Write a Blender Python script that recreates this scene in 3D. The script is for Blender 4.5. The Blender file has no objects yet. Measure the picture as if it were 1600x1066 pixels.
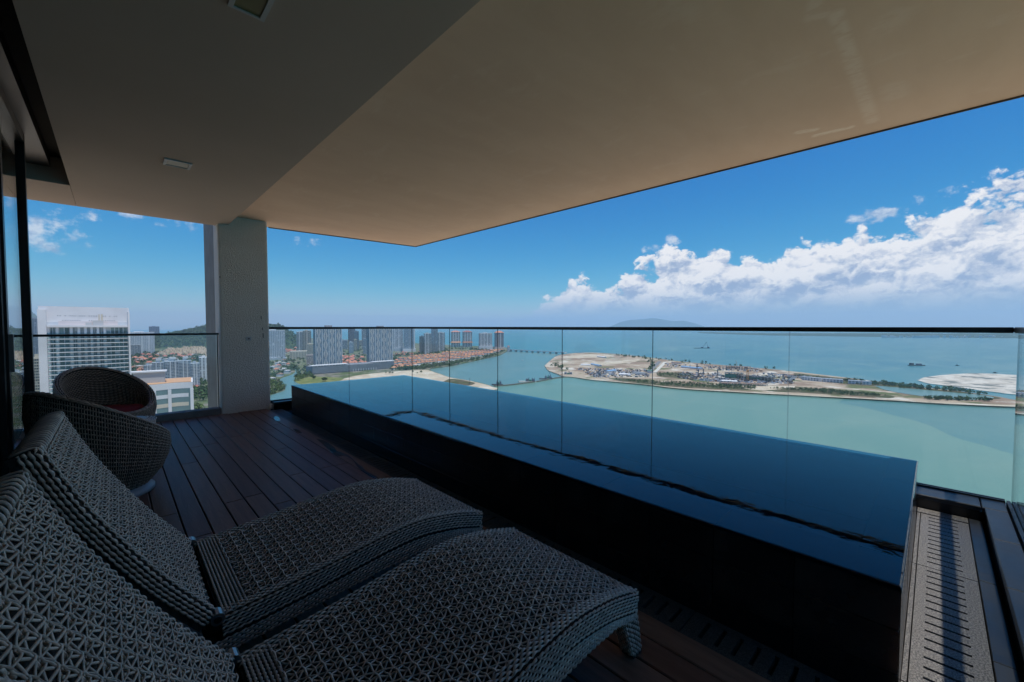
import bpy, math, random
import numpy as np
from mathutils import Vector, Matrix
random.seed(7); np.random.seed(7)
scn = bpy.context.scene
COL = scn.collection
R_ = math.radians

# ------------------------------------------------------------------ camera
CAMZ = 1.25
FPX = 641.0                                   # focal length in pixels of a 1600 wide frame
PITCH = math.atan(22.5 / FPX); YAW = R_(45.9)
cd = bpy.data.cameras.new('camera'); cam = bpy.data.objects.new('camera', cd); COL.objects.link(cam)
cam.location = (0, 0, CAMZ)
cam.rotation_euler = (math.pi / 2 - PITCH, 0, YAW - math.pi / 2)
cd.sensor_width = 36; cd.lens = 36 * FPX / 1600
cd.clip_start = 0.03; cd.clip_end = 80000
scn.camera = cam
# ------------------------------------------------------------------ light, sky, exposure
SUN_DIR = Vector((0.03, -0.245, 1.0)).normalized()
sl = bpy.data.lights.new('sun', 'SUN'); sun = bpy.data.objects.new('sun', sl); COL.objects.link(sun)
sl.energy = 4.2; sl.angle = R_(0.53); sl.color = (1.0, 0.955, 0.89)
sun.rotation_euler = SUN_DIR.to_track_quat('Z', 'Y').to_euler(); sun.location = (0, 0, 60)
scn.view_settings.view_transform = 'Standard'; scn.view_settings.look = 'None'
scn.view_settings.exposure = 0.0; scn.view_settings.gamma = 1.0
scn.view_settings.use_curve_mapping = False
scn.render.engine = 'CYCLES'
cy = scn.cycles
cy.adaptive_threshold = 0.015; cy.max_bounces = 6; cy.diffuse_bounces = 3; cy.glossy_bounces = 3; cy.transmission_bounces = 4
cy.transparent_max_bounces = 24; cy.volume_bounces = 1; cy.caustics_reflective = False; cy.caustics_refractive = False
cy.use_denoising = True; cy.sample_clamp_indirect = 8

Fv = np.array([math.cos(YAW) * math.cos(PITCH), math.sin(YAW) * math.cos(PITCH), -math.sin(PITCH)])
Rv = np.array([math.sin(YAW), -math.cos(YAW), 0.0]); Uv = np.cross(Rv, Fv)
Cv = np.array([0, 0, CAMZ]); FH = np.array([math.cos(YAW), math.sin(YAW), 0.0])
def ray(x, y): return Fv + Rv * (x - 800) / FPX - Uv * (y - 533) / FPX
def at(x, y, z=-127.0):                        # the ground point seen in that direction
    d = ray(x, y); return Cv + d * (z - CAMZ) / d[2]
def azel(x, y):
    d = ray(x, y); d = d / np.linalg.norm(d)
    return math.degrees(math.atan2(d[1], d[0])), math.degrees(math.asin(d[2]))
def topx(p):
    d = np.asarray(p, float) - Cv; k = d @ Fv
    return 800 + FPX * (d @ Rv) / k, 533 - FPX * (d @ Uv) / k

# ------------------------------------------------------------------ node helpers
class NT:
    def __init__(s, tree): s.t = tree; s.n = tree.nodes; s.l = tree.links
    def add(s, typ, **kw):
        n = s.n.new(typ)
        for k, v in kw.items(): setattr(n, k, v)
        return n
    def put(s, sock, v):
        if hasattr(v, 'is_linked'): s.l.new(v, sock)
        elif v is not None:
            try: sock.default_value = v
            except Exception: sock.default_value = tuple(v) + (1,)
    def math(s, op, a, b=None, c=None, clamp=False):
        n = s.add('ShaderNodeMath', operation=op, use_clamp=clamp)
        s.put(n.inputs[0], a)
        if b is not None: s.put(n.inputs[1], b)
        if c is not None: s.put(n.inputs[2], c)
        return n.outputs[0]
    def vmath(s, op, a, b=None):
        n = s.add('ShaderNodeVectorMath', operation=op); s.put(n.inputs[0], a)
        if b is not None: s.put(n.inputs[1], b)
        return n.outputs[0]
    def mapr(s, v, a, b, c=0.0, d=1.0, smooth=True):
        n = s.add('ShaderNodeMapRange'); n.interpolation_type = 'SMOOTHSTEP' if smooth else 'LINEAR'
        n.clamp = True
        for i, x in enumerate((v, a, b, c, d)): s.put(n.inputs[i], x)
        return n.outputs[0]
    def mix(s, f, a, b):
        n = s.add('ShaderNodeMix', data_type='RGBA'); s.put(n.inputs[0], f)
        for i, x in ((6, a), (7, b)):
            if isinstance(x, tuple) and len(x) == 3: x = x + (1,)
            s.put(n.inputs[i], x)
        return n.outputs[2]
    def noise(s, vec, scale, detail=4, rough=0.55, dist=0.0, out=0):
        n = s.add('ShaderNodeTexNoise'); s.put(n.inputs['Vector'], vec); s.put(n.inputs['Scale'], scale)
        s.put(n.inputs['Detail'], detail); s.put(n.inputs['Roughness'], rough); s.put(n.inputs['Distortion'], dist)
        return n.outputs[out]

# ------------------------------------------------------------------ world: clear tropical sky with a cumulus bank
world = bpy.data.worlds.new('World'); scn.world = world; world.use_nodes = True
W = NT(world.node_tree); W.n.clear()
world.cycles.sampling_method = 'MANUAL'; world.cycles.sample_map_resolution = 512
sky = W.add('ShaderNodeTexSky', sky_type='NISHITA'); sky.sun_disc = False
sky.sun_elevation = math.asin(SUN_DIR.z); sky.sun_rotation = math.atan2(SUN_DIR.x, SUN_DIR.y)
sky.altitude = 100; sky.air_density = 1.0; sky.dust_density = 0.35; sky.ozone_density = 2.6
SKY_STRENGTH = 0.10
bg1 = W.add('ShaderNodeBackground'); bg1.inputs[1].default_value = SKY_STRENGTH
ss = W.add('ShaderNodeSeparateColor'); W.l.new(sky.outputs[0], ss.inputs[0]); sc_ = W.add('ShaderNodeCombineColor')
for i_, (a_, p_) in enumerate(((1.9, 2.8), (1.0, 1.24), (0.90, 0.60))):      # the deep, saturated blue of the lens and its filter
    W.put(sc_.inputs[i_], W.math('MULTIPLY', W.math('POWER', W.math('MULTIPLY', ss.outputs[i_], 0.1), p_), 10.0 * a_))
W.l.new(sc_.outputs[0], bg1.inputs[0])
geo = W.add('ShaderNodeTexCoord').outputs['Generated']
dirv = W.vmath('NORMALIZE', geo)
sp = W.add('ShaderNodeSeparateXYZ'); W.l.new(dirv, sp.inputs[0])
az = W.math('MULTIPLY', W.math('ARCTAN2', sp.outputs[1], sp.outputs[0]), 180 / math.pi)
el = W.math('MULTIPLY', W.math('ARCSINE', sp.outputs[2]), 180 / math.pi)
cb = W.add('ShaderNodeCombineXYZ'); W.put(cb.inputs[0], W.math('MULTIPLY', az, 0.1)); W.put(cb.inputs[1], W.math('MULTIPLY', el, 0.13))
P = cb.outputs[0]
def n2d(sock): sock.node.noise_dimensions = '2D'; return sock
def fbm(vec, sc, det=9): return n2d(W.noise(vec, sc, det, 0.62))
curve = W.add('ShaderNodeFloatCurve')
W.put(curve.inputs[1], W.mapr(az, -180, 180, 0, 1, smooth=False))
tops = [(868, 470), (885, 458), (905, 436), (930, 440), (958, 452), (985, 424), (1010, 412), (1060, 397), (1100, 398), (1125, 396), (1160, 402), (1200, 405),
        (1245, 380), (1290, 386), (1325, 378), (1350, 352), (1400, 347), (1450, 343), (1500, 328), (1540, 306), (1580, 290), (1600, 286)]
pts = []
for x, y in tops:
    a, e = azel(x, y); pts.append(((a + 180) / 360, e / 40.0))
pts += [((-20 + 180) / 360, 15 / 40), ((-45 + 180) / 360, 9 / 40), ((-75 + 180) / 360, 3 / 40), ((-110 + 180) / 360, 8 / 40), ((-150 + 180) / 360, 0.02), (0.0, 0.0), (0.66, 0.0), (0.8, 0.0), (1.0, 0.0)]
pts.sort()
c = curve.mapping.curves[0]
while len(c.points) > 2: c.points.remove(c.points[1])
c.points[0].location = pts[0]; c.points[-1].location = pts[-1]
for p in pts[1:-1]: c.points.new(*p)
curve.mapping.update()
top = W.math('MULTIPLY', curve.outputs[0], 40.0)
n1 = fbm(P, 1.9)
Pu = W.vmath('ADD', P, (0.045, 0.16, 0.0)); n1u = fbm(Pu, 1.9)
def voro(vec, sc, sm=True):
    v = W.add('ShaderNodeTexVoronoi', feature='SMOOTH_F1' if sc < 5 else 'F1'); v.voronoi_dimensions = '2D'
    W.put(v.inputs['Vector'], vec); W.put(v.inputs['Scale'], sc)
    if sc < 5: v.inputs['Smoothness'].default_value = 0.35
    return v.outputs[0]
Pd = W.vmath('ADD', P, W.vmath('SCALE', n2d(W.noise(P, 3.5, 4, 0.6, out=1)), None))
Pd.node.inputs[1].links[0].from_node.inputs['Scale'].default_value = 0.34
b1 = voro(Pd, 2.8); b2 = voro(Pd, 7.5); b3 = voro(Pd, 18.0)
Pdu = W.vmath('ADD', Pd, (0.02, 0.085, 0.0)); b1u = voro(Pdu, 2.8); Pdv = W.vmath('ADD', Pd, (0.012, 0.04, 0.0)); b2u = voro(Pdv, 7.5); b3u = voro(W.vmath('ADD', Pd, (0.006, 0.018, 0.0)), 18.0)
def blob(px, py, rx, ry, amp=1.0):
    a, e = azel(px, py)
    q = W.math('ADD', W.math('POWER', W.math('DIVIDE', W.math('SUBTRACT', az, a), rx), 2.0), W.math('POWER', W.math('DIVIDE', W.math('SUBTRACT', el, e), ry), 2.0))
    return W.math('MULTIPLY', W.math('SUBTRACT', 1.0, q, clamp=False), amp)
billow = W.math('ADD', W.math('MULTIPLY', W.math('SUBTRACT', 0.45, b1), 1.5), W.math('ADD', W.math('ADD', W.math('MULTIPLY', W.math('SUBTRACT', 0.45, b2), 0.75), W.math('MULTIPLY', W.math('SUBTRACT', 0.45, b3), 0.22)), W.math('MULTIPLY', W.math('SUBTRACT', n1, 0.5), 3.8)))
dens = W.math('ADD', W.math('DIVIDE', W.math('SUBTRACT', top, el), 2.1), billow)
dens = W.math('MINIMUM', dens, W.math('MULTIPLY', W.math('SUBTRACT', top, 0.4), 3.0))
a_bank = W.mapr(dens, -0.05, 0.42)
spots = None
for q in [(72, 368, 3.2, 1.6, .55), (262, 343, 4.6, 1.0, .30), (120, 332, 2.2, .8, .2), (476, 378, 1.9, .55, .34), (1051, 374, 1.25, .8, .8), (1362, 338, 2.6, 1.0, .55), (1010, 388, 1.0, .5, .1),
          (845, 487, 2.4, .5, .3), (878, 482, 1.5, .7, .5), (1460, 306, 1.6, .5, .1)]:
    s_ = blob(*q); spots = s_ if spots is None else W.math('MAXIMUM', spots, s_)
n3 = fbm(P, 5.0)
d2 = W.math('ADD', spots, W.math('MULTIPLY', W.math('SUBTRACT', n3, 0.52), 2.6))
a_spot = W.math('MULTIPLY', W.mapr(d2, 0.05, 0.75), 0.62)
a_spot = W.math('MULTIPLY', a_spot, W.mapr(spots, -2.2, -0.4))
alpha = W.math('MAXIMUM', a_bank, a_spot)
g1 = W.math('ADD', W.math('MULTIPLY', W.math('SUBTRACT', n1, n1u), 3.2), W.math('ADD', W.math('ADD', W.math('MULTIPLY', W.math('SUBTRACT', b1u, b1), 1.0), W.math('MULTIPLY', W.math('SUBTRACT', b3u, b3), 0.35)), W.math('MULTIPLY', W.math('SUBTRACT', b2u, b2), 0.9)))
depth_in = W.mapr(dens, 0.6, 5.5, 0.0, 0.50)
lit = W.math('SUBTRACT', W.math('ADD', 0.80, g1), depth_in, clamp=True)
ccol = W.mix(lit, (0.33, 0.43, 0.62), (0.93, 0.92, 0.93))
hz = W.mapr(el, 0.6, 5.6)                          # cloud feet dissolve in the horizon air
ccol = W.mix(hz, (0.36, 0.48, 0.66), ccol)
alpha = W.math('MULTIPLY', alpha, W.mapr(el, -0.5, 4.2, 0.55, 1.0))
bg2 = W.add('ShaderNodeBackground'); bg2.inputs[1].default_value = 1.0; W.l.new(ccol, bg2.inputs[0])
mx = W.add('ShaderNodeMixShader'); W.l.new(alpha, mx.inputs[0]); W.l.new(bg1.outputs[0], mx.inputs[1]); W.l.new(bg2.outputs[0], mx.inputs[2])
wo = W.add('ShaderNodeOutputWorld'); W.l.new(mx.outputs[0], wo.inputs[0])

# ------------------------------------------------------------------ materials
MAT = {}
def mat(name, col, rough=0.6, spec=0.5, metal=0.0, col2=None, scale=5.0, detail=5, coord='Object', bump=0.0, bscale=40.0, rnd=0.0, island=0.0, rough2=None, lo=0.35, hi=0.65, bdist=0.01, stretch=None):
    if name in MAT: return MAT[name]
    m = bpy.data.materials.new(name); m.use_nodes = True; T = NT(m.node_tree); b = T.n['Principled BSDF']
    tc = T.add('ShaderNodeTexCoord').outputs[coord] if coord != 'Position' else T.add('ShaderNodeNewGeometry').outputs['Position']
    if stretch: tc = T.vmath('MULTIPLY', tc, stretch)
    c = tuple(col) + (1,)
    if col2 is not None:
        n = T.noise(tc, scale, detail, 0.6); f = T.mapr(n, lo, hi)
        c = T.mix(f, tuple(col), tuple(col2))
        if rough2 is not None: T.put(b.inputs['Roughness'], T.mapr(n, lo, hi, rough, rough2))
    if rnd or island:
        src = T.add('ShaderNodeObjectInfo').outputs['Random'] if rnd else T.add('ShaderNodeNewGeometry').outputs['Random Per Island']
        k = rnd or island
        hs = T.add('ShaderNodeHueSaturation'); T.put(hs.inputs['Value'], T.mapr(src, 0, 1, 1 - k, 1 + k, smooth=False))
        T.put(hs.inputs['Hue'], T.mapr(src, 0, 1, 0.5 - k * 0.03, 0.5 + k * 0.03, smooth=False)); T.put(hs.inputs['Color'], c); c = hs.outputs[0]
    T.put(b.inputs['Base Color'], c)
    if rough2 is None or col2 is None: b.inputs['Roughness'].default_value = rough
    b.inputs['Metallic'].default_value = metal; b.inputs['Specular IOR Level'].default_value = spec
    if bump:
        bn = T.add('ShaderNodeBump'); bn.inputs['Strength'].default_value = bump; bn.inputs['Distance'].default_value = bdist
        T.put(bn.inputs['Height'], T.noise(tc, bscale, 6, 0.6)); T.l.new(bn.outputs[0], b.inputs['Normal'])
    MAT[name] = m; return m
def thin_glass(name, tint, ior=1.5, rough=0.0, bump=None, gl=(1, 1, 1)):
    m = bpy.data.materials.new(name); m.use_nodes = True; T = NT(m.node_tree); T.n.clear()
    f0 = ((ior - 1) / (ior + 1)) ** 2
    gm = T.add('ShaderNodeNewGeometry'); nrm = bump(T) if bump else gm.outputs['Normal']
    dt = T.add('ShaderNodeVectorMath', operation='DOT_PRODUCT'); T.l.new(gm.outputs['Incoming'], dt.inputs[0]); T.l.new(nrm, dt.inputs[1])
    om = T.math('SUBTRACT', 1.0, T.math('ABSOLUTE', dt.outputs['Value']), clamp=True)
    fac = T.math('ADD', f0, T.math('MULTIPLY', T.math('POWER', om, 5.0), 1 - f0))
    tr = T.add('ShaderNodeBsdfTransparent'); tr.inputs[0].default_value = tint + (1,)
    g = T.add('ShaderNodeBsdfGlossy'); g.inputs['Roughness'].default_value = rough; g.inputs[0].default_value = gl + (1,)
    if bump: T.l.new(nrm, g.inputs['Normal'])
    mm = T.add('ShaderNodeMixShader'); T.l.new(fac, mm.inputs[0]); T.l.new(tr.outputs[0], mm.inputs[1]); T.l.new(g.outputs[0], mm.inputs[2])
    o = T.add('ShaderNodeOutputMaterial'); T.l.new(mm.outputs[0], o.inputs[0]); MAT[name] = m; return m
def ripple(T):
    tc = T.add('ShaderNodeTexCoord').outputs['Object']
    n = T.noise(T.vmath('MULTIPLY', tc, (1.0, 0.8, 1.0)), 9.0, 3, 0.55); n2 = T.noise(tc, 2.2, 2, 0.5)
    h = T.math('ADD', n, T.math('MULTIPLY', n2, 1.6))
    b = T.add('ShaderNodeBump'); b.inputs['Strength'].default_value = 0.35; b.inputs['Distance'].default_value = 0.0019; T.put(b.inputs['Height'], h)
    return b.outputs[0]
GLASS = thin_glass('balustrade_glass', (0.955, 0.975, 0.965), 1.45)
DOORGLASS = thin_glass('door_glass', (0.80, 0.84, 0.84), 1.5)
WATER = thin_glass('pool_water', (0.35, 0.55, 0.68), 1.333, 0.0, ripple)
PUDDLE = thin_glass('puddle_water', (0.5, 0.5, 0.5), 1.333, 0.02)
EDGE = mat('glass_edge', (0.010, 0.022, 0.020), 0.25)
RAIL = mat('rail_steel', (0.035, 0.033, 0.031), 0.38, metal=0.75, col2=(0.05, 0.046, 0.042), scale=12)
BLACKM = mat('black_aluminium', (0.012, 0.012, 0.013), 0.35)
PLANK = mat('deck_timber', (0.145, 0.076, 0.052), 0.45, 0.24, col2=(0.20, 0.108, 0.076), scale=3.0, stretch=(14, 1.2, 6), bump=0.25, bscale=9, rnd=0.22, rough2=0.46, bdist=0.003)
UNDER = mat('under_deck', (0.006, 0.006, 0.006), 0.9)
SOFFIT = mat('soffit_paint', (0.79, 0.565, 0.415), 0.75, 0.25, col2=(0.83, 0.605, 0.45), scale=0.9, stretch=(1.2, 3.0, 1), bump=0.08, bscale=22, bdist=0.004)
def smears(m, segs, col, z):
    # pale filler smears left on the plaster, each with its own place on the slab
    T = NT(m.node_tree); b = T.n['Principled BSDF']; tc = T.add('ShaderNodeTexCoord').outputs['Object']; tot = None
    for (a, c_, w_, k_) in segs:
        A = at(*a, z); B_ = at(*c_, z); ab = B_ - A; L2 = float(ab @ ab)
        pa = T.vmath('SUBTRACT', tc, tuple(A)); dt = T.add('ShaderNodeVectorMath', operation='DOT_PRODUCT'); T.l.new(pa, dt.inputs[0]); dt.inputs[1].default_value = tuple(ab)
        t_ = T.math('DIVIDE', dt.outputs['Value'], L2, clamp=True); sc = T.add('ShaderNodeVectorMath', operation='SCALE'); sc.inputs[0].default_value = tuple(ab); T.l.new(t_, sc.inputs['Scale'])
        ln = T.add('ShaderNodeVectorMath', operation='LENGTH'); T.l.new(T.vmath('SUBTRACT', pa, sc.outputs[0]), ln.inputs[0])
        v_ = T.math('MULTIPLY', T.mapr(ln.outputs['Value'], w_ * .25, w_, 1.0, 0.0), k_); tot = v_ if tot is None else T.math('MAXIMUM', tot, v_)
    n = T.noise(T.vmath('MULTIPLY', tc, (3.0, 1.0, 1.0)), 9.0, 5, 0.65); tot = T.math('MULTIPLY', tot, T.mapr(n, 0.30, 0.58))
    blot = T.math('MULTIPLY', T.mapr(T.noise(T.vmath('MULTIPLY', tc, (2.5, 1.0, 1.0)), 1.7, 6, 0.7), 0.56, 0.66), 0.16); tot = T.math('MAXIMUM', tot, blot)
    old = b.inputs['Base Color'].links[0].from_socket; T.put(b.inputs['Base Color'], T.mix(tot, old, col))
smears(SOFFIT, [((1275, 0), (1267, 27), .05, .35), ((1267, 27), (1306, 22), .04, .4), ((1306, 22), (1330, 92), .05, .55), ((1330, 92), (1363, 190), .06, .5), ((1248, 207), (1272, 203), .05, .9), ((1274, 212), (1328, 199), .045, .95), ((1400, 25), (1380, 45), .12, .25), ((1395, 135), (1400, 150), .10, .3)], (0.97, 0.80, 0.66), 2.83)
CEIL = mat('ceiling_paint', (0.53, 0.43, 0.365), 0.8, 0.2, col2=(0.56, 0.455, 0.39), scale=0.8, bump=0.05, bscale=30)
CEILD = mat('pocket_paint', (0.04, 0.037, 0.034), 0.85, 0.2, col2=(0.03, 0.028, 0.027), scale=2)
TILE = mat('black_tile', (0.010, 0.010, 0.011), 0.22, 0.5, col2=(0.017, 0.016, 0.016), scale=6, rnd=0.3, bump=0.06, bscale=15, bdist=0.004)
POOLIN = mat('pool_mosaic', (0.010, 0.018, 0.026), 0.9, 0.0, col2=(0.014, 0.024, 0.034), scale=9, rnd=0.2)
GRANITE = mat('granite', (0.060, 0.057, 0.052), 0.5, 0.5, col2=(0.235, 0.217, 0.195), scale=170, detail=2, bump=0.5, bscale=180, rnd=0.10, lo=0.4, hi=0.62, bdist=0.002)
DRAINST = mat('drain_stone', (0.030, 0.027, 0.025), 0.6, 0.35, col2=(0.075, 0.068, 0.062), scale=190, detail=2, bump=0.4, bscale=180, rnd=0.15, lo=0.4, hi=0.62, bdist=0.002)
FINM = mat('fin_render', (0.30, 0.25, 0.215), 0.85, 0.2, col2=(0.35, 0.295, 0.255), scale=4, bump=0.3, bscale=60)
SLATE = mat('slate', (0.018, 0.021, 0.026), 0.32, 0.5, col2=(0.032, 0.036, 0.042), scale=5, rnd=0.15, bump=0.18, bscale=60, rough2=0.45, bdist=0.002)
KERB = mat('kerb_concrete', (0.16, 0.155, 0.15), 0.7, col2=(0.22, 0.21, 0.20), scale=8, bump=0.2, bscale=50)
def render_coat(name, c1, c2, s, d):
    m = mat(name, c1, 0.85, 0.25, col2=c2, scale=3)
    T = NT(m.node_tree); b = T.n['Principled BSDF']; tc = T.add('ShaderNodeTexCoord').outputs['Object']
    v = T.add('ShaderNodeTexVoronoi', feature='SMOOTH_F1'); T.put(v.inputs['Vector'], T.vmath('ADD', tc, T.vmath('MULTIPLY', T.noise(tc, 30, 3, out=1), (0.03, 0.03, 0.03)))); v.inputs['Scale'].default_value = s
    h = T.math('ADD', T.mapr(v.outputs[0], 0.1, 0.7, 1, 0), T.math('MULTIPLY', T.noise(tc, s * 2, 4), 0.6))
    bn = T.add('ShaderNodeBump'); bn.inputs['Strength'].default_value = 1.0; bn.inputs['Distance'].default_value = d; T.put(bn.inputs['Height'], h)
    T.l.new(bn.outputs[0], b.inputs['Normal']); return m
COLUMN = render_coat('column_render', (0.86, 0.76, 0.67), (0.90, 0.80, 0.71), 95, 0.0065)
RATTAN = mat('rattan', (0.46, 0.37, 0.30), 0.30, 0.6, col2=(0.62, 0.50, 0.405), scale=30, island=0.22)
RATTAN_D = mat('rattan_brown', (0.25, 0.195, 0.155), 0.38, 0.5, col2=(0.33, 0.26, 0.205), scale=30, island=0.2)
CORE = mat('rattan_core', (0.014, 0.013, 0.012), 0.85)
CUSHION = mat('red_cushion', (0.15, 0.016, 0.020), 0.85, 0.2, bump=0.2, bscale=200, bdist=0.002)
PLASTIC = mat('pale_plastic', (0.30, 0.32, 0.34), 0.4)
STEEL = mat('bracket_steel', (0.30, 0.32, 0.34), 0.3, metal=0.9)
WHITEP = mat('white_paint', (0.55, 0.55, 0.56), 0.5)
CREAML = mat('lamp_diffuser', (0.44, 0.42, 0.33), 0.4)
YELLOWL = mat('lamp_diffuser_yellow', (0.20, 0.19, 0.075), 0.4)

# ------------------------------------------------------------------ mesh builder
LOC = {}
class MB:
    def __init__(s): s.v = []; s.f = []; s.m = []; s.nv = 0
    def add(s, v, f, m=0):
        v = np.asarray(v, float).reshape(-1, 3); s.v.append(v); o = s.nv
        s.f.extend([tuple(i + o for i in q) for q in f]); s.m.extend([m] * len(f)); s.nv += len(v); return s
    def box(s, x0, x1, y0, y1, z0, z1, m=0, fr=None):
        v = np.array([(x, y, z) for z in (z0, z1) for y in (y0, y1) for x in (x0, x1)], float)
        if fr is not None: v = fr(v)
        return s.add(v, [(0, 2, 3, 1), (4, 5, 7, 6), (0, 1, 5, 4), (2, 6, 7, 3), (0, 4, 6, 2), (1, 3, 7, 5)], m)
    def prism(s, poly, z0, z1, m=0, fr=None):
        n = len(poly); v = np.array([(x, y, z0) for x, y in poly] + [(x, y, z1) for x, y in poly], float)
        if fr is not None: v = fr(v)
        return s.add(v, [tuple(range(n - 1, -1, -1)), tuple(range(n, 2 * n))] + [(i, (i + 1) % n, n + (i + 1) % n, n + i) for i in range(n)], m)
    def tube(s, pts, r, k=6, m=0, cap=True):
        pts = np.asarray(pts, float); n = len(pts); T = np.gradient(pts, axis=0); T /= np.linalg.norm(T, axis=1)[:, None] + 1e-9
        up = np.array([0, 0, 1.0]); 
        if abs(T[0] @ up) > 0.9: up = np.array([1.0, 0, 0])
        A = np.cross(T, up); A /= np.linalg.norm(A, axis=1)[:, None] + 1e-9; B = np.cross(A, T)
        r = np.broadcast_to(np.asarray(r, float), (n,))
        an = np.arange(k) * 2 * math.pi / k
        v = pts[:, None, :] + r[:, None, None] * (A[:, None, :] * np.cos(an)[None, :, None] + B[:, None, :] * np.sin(an)[None, :, None])
        f = [(i * k + j, i * k + (j + 1) % k, (i + 1) * k + (j + 1) % k, (i + 1) * k + j) for i in range(n - 1) for j in range(k)]
        if cap: f += [tuple(range(k - 1, -1, -1)), tuple((n - 1) * k + j for j in range(k))]
        return s.add(v, f, m)
    def strand(s, pts, nrm, w, h, k=5, m=0):            # a flattened cane following a surface
        pts = np.asarray(pts, float); n = len(pts)
        if n < 2: return s
        T = np.gradient(pts, axis=0); T /= np.linalg.norm(T, axis=1)[:, None] + 1e-9
        A = np.cross(T, nrm); A /= np.linalg.norm(A, axis=1)[:, None] + 1e-9
        an = np.arange(k) * 2 * math.pi / k + 0.3; w = np.broadcast_to(np.asarray(w, float), (n,))[:, None, None]
        v = pts[:, None, :] + w * A[:, None, :] * np.cos(an)[None, :, None] + h * np.asarray(nrm)[:, None, :] * np.sin(an)[None, :, None]
        f = [(i * k + j, i * k + (j + 1) % k, (i + 1) * k + (j + 1) % k, (i + 1) * k + j) for i in range(n - 1) for j in range(k)]
        f += [tuple(range(k - 1, -1, -1)), tuple((n - 1) * k + j for j in range(k))]
        return s.add(v, f, m)
    def grid(s, V, m=0, closed=False):                     # V (n,k,3)
        n, k, _ = V.shape; kk = k if closed else k - 1
        return s.add(V.reshape(-1, 3), [(i * k + j, i * k + (j + 1) % k, (i + 1) * k + (j + 1) % k, (i + 1) * k + j) for i in range(n - 1) for j in range(kk)], m)
    def mesh(s, name, mats, smooth=False, off=(0, 0, 0)):
        me = bpy.data.meshes.new(name); V = np.concatenate(s.v) - np.asarray(off, float) if s.v else np.zeros((0, 3))
        me.from_pydata(V.tolist(), [], s.f)
        for q in (mats if isinstance(mats, (list, tuple)) else [mats]): me.materials.append(q)
        if any(s.m): me.polygons.foreach_set('material_index', s.m)
        if smooth: me.polygons.foreach_set('use_smooth', [True] * len(s.f))
        me.update(); return me
    def build(s, name, mats, parent=None, smooth=False, loc=None, kind=None):
        o_ = LOC[parent.name] if parent is not None else (loc if loc is not None else (0, 0, 0))
        ob = bpy.data.objects.new(name, s.mesh(name, mats, smooth, o_)); COL.objects.link(ob)
        if parent is not None: ob.parent = parent
        else: ob.location = o_
        LOC[ob.name] = o_
        if kind: ob['kind'] = kind
        return ob
def tag(o, label, cat, group=None):
    o['label'] = label; o['category'] = cat
    if group: o['group'] = group
    return o
def thing(name, label, cat, loc, group=None):
    e = bpy.data.objects.new(name, None); COL.objects.link(e); e.location = loc; e.empty_display_size = 0.2; LOC[e.name] = tuple(loc)
    return tag(e, label, cat, group)
def struct(o): o['kind'] = 'structure'; return o
_PC = {}
def piece(name, parent, x0, x1, y0, y1, z0, z1, m, ch=0.003):      # chamfered slab sharing mesh data with its equals
    key = (name, round(x1 - x0, 4), round(y1 - y0, 4), round(z1 - z0, 4), m.name)
    if key not in _PC:
        a, b, h = (x1 - x0) / 2, (y1 - y0) / 2, (z1 - z0)
        q = MB(); L = [(a, b, 0), (a, b, h - ch), (a - ch, b - ch, h)]
        v = []
        for A, B, Z in L: v += [(-A, -B, Z), (A, -B, Z), (A, B, Z), (-A, B, Z)]
        f = [(3, 2, 1, 0), (8, 9, 10, 11)] + [(l * 4 + i, l * 4 + (i + 1) % 4, l * 4 + 4 + (i + 1) % 4, l * 4 + 4 + i) for l in (0, 1) for i in range(4)]
        q.add(v, f); _PC[key] = q.mesh(name, m)
    ob = bpy.data.objects.new(name, _PC[key]); COL.objects.link(ob); ob.parent = parent
    pl = LOC[parent.name]; ob.location = ((x0 + x1) / 2 - pl[0], (y0 + y1) / 2 - pl[1], z0 - pl[2]); LOC[ob.name] = ((x0 + x1) / 2, (y0 + y1) / 2, z0)
    return ob

# ================================================================== THE TERRACE: setting
WALLX = -0.53
# sub-floor, deck with single boards
struct(MB().box(-4.0, 1.82, -0.45, 7.25, -0.30, -0.045).build('floor', UNDER))
deck = bpy.data.objects.new('deck', None); COL.objects.link(deck); LOC['deck'] = (0, 0, 0); deck['kind'] = 'structure'
bw = 0.1235; x = 1.635; col_i = 0
while x > -1.3:
    y = -0.44 - random.random() * 1.1
    while y < 7.06:
        y1 = y + random.choice((1.85, 2.1, 2.4))
        a, b = max(y, -0.44), min(y1 - 0.004, 7.06)
        if b - a > 0.05:
            p = piece('plank', deck, x - bw + 0.0055, x, round(a, 3), round(b, 3), -0.028, 0.0, PLANK, 0.004)
        y = y1
    x -= bw; col_i += 1
# ceilings
q = MB().prism([(1.215, -0.62), (4.50, -0.62), (4.305, 7.17), (1.80, 7.42), (1.215, 7.42)], 2.83, 3.20)
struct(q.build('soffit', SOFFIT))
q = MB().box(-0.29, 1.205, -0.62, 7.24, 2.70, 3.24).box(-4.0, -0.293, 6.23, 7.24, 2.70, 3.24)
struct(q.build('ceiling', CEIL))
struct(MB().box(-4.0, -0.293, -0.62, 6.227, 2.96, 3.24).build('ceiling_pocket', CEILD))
q = MB(); q.prism([(4.497, -0.62), (4.507, -0.62), (4.3125, 7.178), (4.3025, 7.17)], 2.818, 3.19); q.prism([(4.301, 7.171), (4.3125, 7.1785), (1.80, 7.4295), (1.80, 7.421)], 2.818, 3.19)
struct(q.build('drip_edge', mat('drip_edge', (0.10, 0.075, 0.055), 0.8)))
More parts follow.
